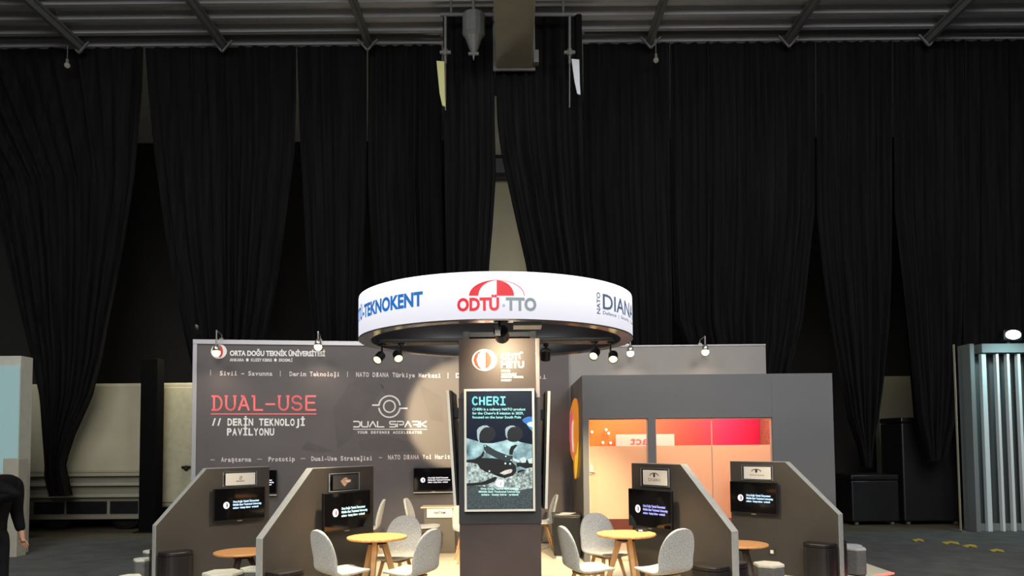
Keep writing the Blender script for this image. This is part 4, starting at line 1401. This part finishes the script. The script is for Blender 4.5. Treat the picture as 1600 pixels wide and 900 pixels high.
# NATO DIANA
t0, z0 = ring_ang(941.5, 481.5)
t1, _ = ring_ang(989.5, 495)
ring_uv(rnav, text_uv('DIANA', (t1 - t0) * RR * .86, .135, .012), t0, z0 - .005)
rsub, rnat, rdot = MB(), MB(), rnav_dot
ring_uv(rsub, text_uv('Defence  |  Security  |  Space', (t1 - t0) * RR * .9, .030, .01), t0, z0 - .055)
vs, fs = text_uv('NATO', .195, .045, .02)
tn, zn = ring_ang(937.5, 491)
rnat.add([ring_pt(tn + (-v) / RR, zn + u) for u, v in vs], fs)
rb.build('blue_lettering', glow('sign_blue', (28, 112, 192), .72), tr, label='blue lettering')
rred.build('red_lettering', glow('sign_red', (232, 22, 38), .72), tr, label='red lettering and umbrella emblem')
rgr.build('grey_lettering', glow('sign_grey', (140, 152, 154), .72), tr, label='grey lettering')
slate = glow('sign_navy', (78, 96, 118), .9)
rnav.build('slate_lettering', slate, tr, label='large slate blue word at the right')
rsub.build('small_lettering', slate, tr)
rnat.build('upright_lettering', slate, tr, label='slate word turned upright')
rnav_dot.build('ring_dot', slate, tr)


# ------------------------------------------------ spotlights
def spot_can(label, base, c, aim, group, r=.05, ln=.13, power=0, cone=70, color=WARM, blend=.6):
    """black track spot: base point on its bar, lamp face centre c, aiming at `aim`"""
    base, c = V3(base), V3(c)
    d = (V3(aim) - c).normalized()
    t = thing('track_spot', label, 'spotlight', base, group=group)
    k = c - d * ln
    MB().lathe([(0, 0), (r * .7, 0), (r, .02), (r, ln), (r * .9, ln), (r * .86, ln - .012)], k, 18, axis=d).build('lamp_can', M['blackmetal'], t, smooth=False)
    MB().lathe([(0, ln - .012), (r * .86, ln - .012), (0, ln - .004)], k, 18, axis=d).build('lamp_face', M['bulb'], t)
    mid = k + d * ln * .4
    MB().tube(base, V3((base.x, base.y, mid.z + .03)), .010).tube(V3((base.x, base.y, mid.z + .03)), mid, .010).tube(base + UP * .0, base - UP * .02, .03, n=12).build('stem', M['blackmetal'], t)
    if power:
        lamp('spot_beam', 'SPOT', c + d * .02, aim, power, color, spot=cone, blend=blend, radius=.05)
    return t


GS = 'black spots under the round sign'
yb1, zb1 = RC.y + .22, zb_ - .0095
for px, py, lab, aim in ((589, 563, 'outermost left black spot under the round sign', (-1.9, 7.6, .5)),
                         (623, 561, 'inner left black spot under the round sign', (-1.2, 7.9, .5)),
                         (927, 557, 'inner right black spot under the round sign, left of two', (1.0, 7.9, .5)),
                         (958, 562, 'outer right black spot under the round sign, right of two', (1.9, 7.6, .5))):
    c = at(px, py, yb1 - .05)
    spot_can(lab, (c.x + (.045 if px < 600 else .02 if px < 950 else -.02), yb1, zb1), c, c + V3(((-.35 if px < 600 else .35 if px < 640 else -.45 if px < 940 else -.15), -1, -.75)), GS, power=0)
for p_, aim, pw, cone in (((-1.52, 7.66, 2.56), (-1.45, 7.2, .1), 640, 74), ((-1.24, 7.68, 2.56), (-.95, 10.5, .3), 900, 50),
                          ((1.02, 7.66, 2.56), (1.15, 7.25, .1), 640, 74), ((1.22, 7.68, 2.56), (.55, 10.8, .4), 1000, 50),
                          ((-1.58, 7.60, 2.56), (-3.9, 8.6, .5), 210, 60), ((1.28, 7.60, 2.56), (4.2, 9.0, .3), 260, 60)):
    lamp('spot_beam', 'SPOT', p_, aim, pw, WARM, spot=cone, blend=.8, radius=.06)
lamp('spot_beam', 'SPOT', (-1.22, 7.75, 2.56), P.p(722, 650), 2000, WARM, spot=25, blend=.3, radius=.05)
c = at(785, 527, 6.62)
aim_ = at(798, 575, YP)
tsp = spot_can('black spot at the front of the round sign, aimed at the pillar crest', (c.x - .02, c.y - .28, ZB + .09), c, aim_, GS, r=.065, ln=.14, power=75, cone=105, color=(1.0, .82, .52), blend=.9)
q0, q1 = at(773, 499, 6.42), at(782, 524, 6.42)
MB().box((q0.x, 6.42, q1.z), (q1.x, 6.45, ZB - .001)).build('bracket_plate', M['cream'], tsp, bevel=.003, label='cream bracket plate')
c = at(852, 562, 8.15)
spot_can('black spot half hidden behind the right side of the pillar', (c.x, RC.y + .36, zb1), c, (c.x - .15, 9.6, .1), GS, r=.055)


def arm_lamp(label, base, c, wallN, power, aim, hood=False):
    base, c = V3(base), V3(c)
    t = thing('arm_lamp', label, 'lamp', base, group='arm lamps on the wall tops')
    s = 0.03
    ux = V3((wallN.y, -wallN.x, 0))
    top = V3((c.x, c.y, base.z + .10))
    MB().bar(base + UP * .002, base + UP * .03, .06, .05, up=(0, 1, 0)).build('clamp', M['brushed'], t)
    MB().tube(base + UP * .025, base + UP * .085 + wallN * .02, .009).tube(base + UP * .085 + wallN * .02, top, .009).tube(top, c + UP * .05, .012).build('arm', M['brushed'], t)
    MB().lathe([(0.012, .11), (.03, .10), (.052, .05), (.056, .0), (.05, -.0)], c, 18).build('shade', M['brushed'], t, smooth=True)
    MB().sphere(c - UP * .02, .062, 16, 10).build('bulb', M['bulb'], t, smooth=True)
    if power:
        lamp('arm_lamp_light', 'SPOT', c - UP * .06 , aim, power, (1.0, .82, .58), spot=150, blend=.9, radius=.05)


PW = lambda px, py, up: P.p(px, py, up)
for px, py, lab in ((338, 549, 'arm lamp on the left corner of the printed wall above the crest'), (497, 540, 'arm lamp on the printed wall top above the end of the university name')):
    c = PW(px, py, .30)
    base = c - N * (.30 + .05)
    base.z = ZW + .004
    arm_lamp(lab, base, c, N, 85, c - UP * 2 + N * .4)
for px, py, lab, pw in ((985, 550, 'arm lamp on the grey wall top, beside the right edge of the round sign', 30), (1102, 548, 'arm lamp alone in the middle of the grey wall top', 30)):
    c = at(px, py, 12.25)
    arm_lamp(lab, (c.x, 12.6, GZ + .006), c, V3((0, -1, 0)), pw, c - UP * 2 - V3((0, .15, 0)))
# the part of the printed wall beyond the sign is lit by its own lamp, hidden by the ring
c = PW(700, 548, .30)
base = c - N * .35
base.z = ZW + .004
arm_lamp('arm lamp on the printed wall top, hidden behind the round sign', base, c, N, 85, c - UP * 2 + N * .4)


# ------------------------------------------------ chairs
def chair_shell():
    prof = [(.215, .438, .150), (.205, .452, .180), (.15, .458, .205), (.06, .450, .215), (-.05, .442, .218), (-.13, .446, .220), (-.175, .466, .222), (-.198, .51, .224),
            (-.212, .57, .226), (-.226, .63, .227)]
    for k in range(1, 9):
        f = math.radians(90 * k / 8.0 - (3 if k == 8 else 0))
        prof.append((-.226 - .05 * math.sin(f), .63 + .245 * math.sin(f), .226 * math.cos(f) ** .78))
    nu = 8
    mb = MB()
    for x, z, w in prof:
        back = min(1, max(0, (z - .47) / .1))
        for i in range(nu + 1):
            s = -1 + 2 * i / nu
            cv = s * s
            mb.v.append(V3((x + cv * .035 * back * (w / .225) ** 2, s * w, z + cv * .012 * (1 - back))))
    for j in range(len(prof) - 1):
        for i in range(nu):
            a = j * (nu + 1) + i
            mb.f.append((a, a + 1, a + nu + 2, a + nu + 1))
    return mb


GC = 'grey felt shell chairs'
def make_chair(label, loc, rz):
    t = thing('shell_chair', label, 'chair', loc, rz, GC)
    chair_shell().build('shell', M['chair'], t, world=False, smooth=True, solid=.034, subsurf=2)
    MB().box((-.13, -.12, .405), (.12, .12, .424)).build('under_frame', M['wood'], t, world=False, bevel=.008)
    for sx in (1, -1):
        for sy in (1, -1):
            MB().tube((.10 * sx, .10 * sy, .412), (.19 * sx - (.02 if sx < 0 else 0), .185 * sy, 0.0), .021, .012, n=12).clampz().build('leg', M['wood'], t, world=False)
    return t


def R_(d):
    return math.radians(d)


ch0 = make_chair('grey chair nearest the inner left divider, seen from behind before the left table', (-1.665, 7.27, FZ), R_(42))
CH = [((-1.00, 7.22), 153, 'grey chair on the right of the left table, beside the pillar, seen from behind'),
      ((-1.29, 8.17), -108, 'grey chair behind the left table, facing forward'),
      ((.735, 7.32), 16, 'grey chair on the left of the right table, beside the pillar'),
      ((1.04, 8.30), -66, 'grey chair behind the right table, facing forward'),
      ((1.43, 7.18), 123, 'grey chair right of the right table, seen from behind before the inner right divider')]
for (xy, a_, lab) in CH:
    dup(ch0, (*xy, FZ), R_(a_), lab)
for (px, Y, a_, lab) in ((571, 10.85, 183, 'far pale chair in profile facing left, behind the inner left screen'),
                         (662, 11.0, -5, 'far pale chair in profile facing right, left of the small cabinet'),
                         (733, 10.6, -80, 'far pale chair mostly hidden by the left edge of the pillar'),
                         (843, 11.5, 185, 'far pale chair in profile between the pillar and the black cabinet')):
    x = at(px, 800, Y).x
    dup(ch0, (x, Y, FZ), R_(a_), lab)

# ------------------------------------------------ cafe tables
GT = 'round cafe tables'
def make_table(label, loc, h, r, rz, top_mt, leg_mt):
    t = thing('cafe_table', label, 'table', loc, rz, GT)
    MB().lathe([(0, h - .028), (r - .02, h - .028), (r - .004, h - .022), (r, h - .012), (r - .004, h - .002), (r - .012, h), (0, h)], (0, 0, 0), 56).build('tabletop', top_mt, t, world=False)
    MB().lathe([(0, h - .075), (.10, h - .075), (.10, h - .029), (0, h - .029)], (0, 0, 0), 20).build('hub', M['blackmetal'], t, world=False)
    for k in range(3):
        a = 2 * math.pi * k / 3
        d = V3((math.cos(a), math.sin(a), 0))
        MB().bar(d * .06 + UP * (h - .03), d * (r * .86), .05, .062, up=tuple(d), w2=.038, h2=.048).clampz().build('leg', leg_mt, t, world=False, bevel=.005)
    return t


tab0 = make_table('round wooden cafe table between the three grey chairs left of the pillar', (-1.405, 7.70, FZ), .735, .31, R_(-95), M['woodtop'], M['wood'])
dup(tab0, (1.18, 7.78, FZ), R_(-75), 'round wooden cafe table between the three grey chairs right of the pillar')
c = at(379, 861, 8.35)
make_table('low round wooden table before the outer left divider, beside pale stools', (c.x, c.y, FZ), c.z - FZ, .31, R_(20), M['woodtop'], M['darkwood'])
c = at(1158, 849, 8.75)
make_table('low round wooden table half hidden behind the inner right divider', (c.x, c.y, FZ), c.z - FZ, .31, R_(40), M['woodtop'], M['darkwood'])
# small black device on the right table
c = at(1022, 864, 7.9)
t = thing('black_device', 'small black device lying on the right cafe table before the screen', 'device', (1.36, 7.93, FZ + .735))
MB().box((1.31, 7.89, FZ + .7355), (1.43, 7.97, FZ + .765)).build('device_body', M['tv'], t, bevel=.008)
MB().box((1.33, 7.885, FZ + .742), (1.37, 7.8899, FZ + .755)).build('display', M['logow'], t)

# ------------------------------------------------ stools
GST = 'hexagonal felt stools'
def make_stool(label, loc, top_mt, r=.165, h=.35, rz=0.0):
    t = thing('hexagonal_stool', label, 'stool', loc, rz, GST)
    ring = [V3((r * math.cos(math.pi / 3 * i), r * math.sin(math.pi / 3 * i), 0)) for i in range(6)]
    MB().prism([p * .98 + UP * .012 for p in ring], UP * (h - .052)).build('body', M['stool'], t, world=False, bevel=.012)
    MB().prism([p + UP * (h - .039) for p in ring], UP * .039).build('seat_pad', top_mt, t, world=False, bevel=.012)
    MB().prism([p * .85 for p in ring], UP * .011).build('base', M['blackmetal'], t, world=False)
    return t


def st(px, py, z, label, mt, r=.165, rz=0.0):
    c = atz(px, py, z)
    make_stool(label, (c.x, c.y, FZ), mt, r, z - FZ, rz)


st(348, 893, .50, 'wide pale topped stool under the low table of the outer left bay', M['stooltop'], .20, .3)
st(396, 886.5, .50, 'pale topped stool partly behind the front edge of the inner left divider', M['stooltop'], .14, .1)
st(1201, 879.5, .48, 'pale topped stool right of the inner right divider, under the low table', M['stooltop'], .165, .5)
st(1337, 855, .44, 'grey topped stool at the right corner of the platform, front of two', M['greytop'], .13, .2)
st(1331, 851, .38, 'grey topped stool at the right corner of the platform, behind the front one', M['greytop'], .13, .6)
st(222, 872, .44, 'pale topped stool left of the outer left divider, front of two', M['stooltop'], .10, .2)
st(236, 859.5, .42, 'pale topped stool touching the outer left divider from behind', M['stooltop'], .10, .4)
st(203, 899, .46, 'pale topped stool at the bottom left corner of the stand, cut by the frame', M['stooltop'], .12, .1)

# ------------------------------------------------ cabinets
t = thing('small_cabinet', 'small grey cabinet with beige top and white card in front of the printed wall', 'cabinet', at(687, 862, 11.4))
a, b = at(662.5, 862, 11.42), at(711, 862, 11.42)
zt_ = at(687, 792, 11.42).z
MB().box((a.x, 11.42, FZ + .001), (b.x, 11.74, zt_ - .02)).build('cabinet_body', mat('taupe_laminate', (.115, .098, .078), .6, var=.05), t)
MB().box((a.x - .05, 11.40, zt_ - .02), (b.x + .01, 11.75, zt_)).build('worktop', mat('beige_top', (.62, .49, .33), .5), t, bevel=.004)
q0, q1 = at(667, 794, 11.41), at(707, 808.5, 11.41)
cd = MB().box((q0.x, 11.40, q1.z), (q1.x, 11.419, min(q0.z, zt_ - .025))).build('name_card', M['paper'], t, label='white name card')
mb = MB()
put(mb, text_uv('NATAM', .17, .035, .02), at(678.5, 803, 11.398), V3((1, 0, 0)), UP)
mb.build('print', M['ink'], cd)
MB().box((a.x + .01, 11.415, FZ + .03), (b.x - .01, 11.4199, q1.z - .03)).build('door', mat('taupe_door', (.12, .102, .082), .55), t, bevel=.003)

t = thing('black_cabinet', 'black cabinet with papers on top behind the left chair of the right table', 'cabinet', at(886, 870, 10.9))
a, b = at(866, 868, 10.75), at(912, 868, 10.75)
zt_ = at(886, 805, 10.75).z
MB().box((a.x, 10.75, FZ + .05), (XL - .03, 11.25, zt_ - .02)).build('cabinet_body', M['blackmetal'], t, bevel=.004)
MB().box((a.x - .01, 10.74, zt_ - .02), (XL - .025, 11.26, zt_)).build('worktop', mat('dark_top', (.06, .055, .05), .4), t, bevel=.003)
MB().box((a.x + .03, 10.78, FZ + .001), (XL - .06, 11.22, FZ + .05)).build('plinth', M['cream'], t)
MB().box((a.x + .015, 10.743, FZ + .06), (XL - .045, 10.7499, zt_ - .03)).build('door', M['tv'], t, bevel=.003)
for k, (dx, dy, rz, lab) in enumerate(((.08, .1, .3, 'white paper sheet lying flat at the left on the black cabinet'), (.16, .22, -.4, 'white paper sheet lying askew at the back on the black cabinet'))):
    o = MB().box((-.10, -.07, 0), (.10, .07, .004 + .003 * k)).build('paper_sheet', M['paper'])
    o.location = (a.x + .06 + dx, 10.76 + dy, zt_ + .0005 + .0045 * k)
    o.rotation_euler = (0, 0, rz)
    tag(o, lab, 'paper', 'paper sheets on the black cabinet')


# ------------------------------------------------ person at the left edge
def skin_mesh(name, chains, mt, parent, sub=2, root=0):
    """chains: list of [(x,y,z,r), ...]; points shared when equal"""
    vs, es, rs, idx = [], [], [], {}
    for chn in chains:
        prev = None
        for x, y, z, r in chn:
            key = (round(x, 4), round(y, 4), round(z, 4))
            if key not in idx:
                idx[key] = len(vs)
                vs.append((x, y, z))
                rs.append(r)
            i = idx[key]
            if prev is not None and prev != i:
                es.append((prev, i))
            prev = i
    me = bpy.data.meshes.new(name)
    me.from_pydata(vs, es, [])
    o = bpy.data.objects.new(name, me)
    COL.objects.link(o)
    sk = o.modifiers.new('skin', 'SKIN')
    sk.use_smooth_shade = True
    if not me.skin_vertices:
        me.skin_vertices.new() if hasattr(me.skin_vertices, 'new') else None
    sv = me.skin_vertices[0].data
    for i, r in enumerate(rs):
        sv[i].radius = r if isinstance(r, tuple) else (r, r)
        sv[i].use_root = (i == root)
    sb = o.modifiers.new('sub', 'SUBSURF')
    sb.levels = sb.render_levels = sub
    bpy.context.view_layer.update()
    dg = bpy.context.evaluated_depsgraph_get()
    m2 = bpy.data.meshes.new_from_object(o.evaluated_get(dg))
    m2.name = name
    bpy.data.objects.remove(o)
    m2.materials.clear()
    m2.materials.append(mt)
    m2.polygons.foreach_set('use_smooth', [True] * len(m2.polygons))
    o2 = bpy.data.objects.new(name, m2)
    COL.objects.link(o2)
    if parent is not None:
        o2.parent = parent
    return o2


skinm = mat('skin', (.46, .24, .16), .6, var=.06, scale=6)
jack = mat('black_jacket_cloth', (.005, .005, .0055), .9, var=.3, scale=12, bump=.2, spec=.1)
trou = mat('dark_trousers_cloth', (.008, .008, .010), .9, var=.2, scale=14, spec=.1)
XP, YPn = -5.40, 8.0
tp_ = thing('person', 'person in a black jacket at the left edge, elbow bent out, other hand hanging', 'person', (XP, YPn, 0))
hip = (-.20, 0, .95, (.10, .085))
chest = (-.15, 0, 1.22, (.12, .09))
shc = (-.11, 0, 1.38, (.12, .09))
neck = (-.20, 0, 1.475, .055)
hd0, hd1, hd2, hd3 = (-.265, 0, 1.545, (.075, .085)), (-.29, 0, 1.605, (.098, .112)), (-.295, 0, 1.68, (.105, .122)), (-.285, 0, 1.745, (.075, .085))
def arm(shy, el, wr):
    return [shc, (-.10, shy * .8, 1.40, .06), (-.09, shy, 1.37, .055), (*el, .042), (*wr, .030)]
elN, wrN = (.235, -.235, 1.285), (-.22, -.24, 1.21)     # near arm bent, elbow pointing back
elF, wrF = (-.10, .23, 1.09), (-.035, .235, .83)         # far arm swung back
def hand(wr, d, side):
    wr = V3(wr); d = V3(d).normalized()
    s = d.cross(V3((0, 1, 0))).normalized()
    y = V3((0, 1, 0)) - d * d.y
    y.normalize()
    palm = wr + d * .05
    kn = wr + d * .09
    out = [[(*wr, .030), (*palm, (.030, .017)), (*kn, (.034, .014))]]
    for k, ln in zip((-1.5, -.5, .5, 1.5), (.070, .080, .075, .058)):
        b = kn + s * (k * .019)
        out.append([(*kn, (.034, .014)), (*b, .0095), (*(b + d * ln * .5 + y * side * .006), .009), (*(b + d * ln + y * side * .022), .008)])
    tb = palm - s * .028
    out.append([(*palm, (.030, .017)), (*tb, .011), (*(tb + d * .03 - s * .018), .010), (*(tb + d * .058 - s * .02 + y * side * .01), .008)])
    return out
hl = lambda y, f: [hip, (-.20 + f * .01, y, .88, .07), (f * .05 - .22, y, .50, .062), (f * .10 - .24, y, .10, .042), (f * .10 - .37, y, .045, .035)]
chains = [[hip, chest, shc, neck, hd0, hd1, hd2, hd3], arm(-.19, elN, wrN), arm(.19, elF, wrF), hl(-.10, -1), hl(.10, 1)]
chains += hand(wrN, V3(wrN) - V3(elN), 1) + hand(wrF, V3(wrF) - V3(elF), 1)
skin_mesh('body', chains, skinm, tp_)
G_ = 1.22
jc = [[(-.20, 0, .80, (.165, .14)), (-.21, 0, .92, (.178, .138)), (-.20, 0, 1.04, (.172, .135)), (chest[0], 0, 1.22, (.185, .14)), (shc[0], 0, 1.38, (.15, .115)), (-.175, 0, 1.445, .075)]]
for shy, el, wr in ((-.19, elN, wrN), (.19, elF, wrF)):
    e_, w_ = V3(el), V3(wr)
    w2 = e_ + (w_ - e_) * .93
    jc.append([(shc[0], 0, 1.38, (.15, .115)), (-.10, shy * .8, 1.40, .085), (-.07, shy, 1.37, .088), (*el, .070), (*w2, .050)])
skin_mesh('jacket', jc, jack, tp_)
tr_ = [[(-.20, 0, .97, (.165, .125)), (-.20, 0, .90, (.165, .125))]]
for y, f in ((-.10, -1), (.10, 1)):
    q = hl(y, f)
    tr_.append([(-.20, 0, .90, (.165, .125)), (q[1][0], y, .84, .115), (q[2][0], y, .50, .082), (q[3][0], y, .13, .062)])
skin_mesh('trousers', tr_, trou, tp_, root=1)
for y, f in ((-.10, -1), (.10, 1)):
    q = hl(y, f)
    skin_mesh('shoe', [[(q[3][0] + .05, y, .045, .045), (q[3][0], y, .055, .048), (q[4][0] + .03, y, .042, .042), (q[4][0] - .06, y, .034, .033)]], M['blackmetal'], tp_)
skin_mesh('hair', [[(-.235, 0, 1.60, .07), (-.255, 0, 1.67, (.10, .105)), (-.275, 0, 1.735, (.105, .115)), (-.30, 0, 1.775, (.075, .085))]], mat('dark_hair', (.015, .010, .008), .6), tp_)
# face
mb = MB()
for y in (-.035, .035):
    mb.sphere((-.398, y, 1.655), .012, 10, 6)
mb.build('eyes', mat('eye', (.5, .5, .48), .2), tp_, world=False)
mb = MB().sphere((-.415, 0, 1.622), .017, 10, 6, (1.1, .8, 1.4)).build('nose', skinm, tp_, world=False, smooth=True)
MB().sphere((-.388, 0, 1.582), .02, 10, 6, (.5, 1.1, .35)).build('mouth', mat('lips', (.35, .12, .10), .5), tp_, world=False, smooth=True)
for y in (-.098, .098):
    MB().sphere((-.285, y * .93, 1.64), .03, 10, 6, (.6, .3, 1)).build('ear', skinm, tp_, world=False, smooth=True)
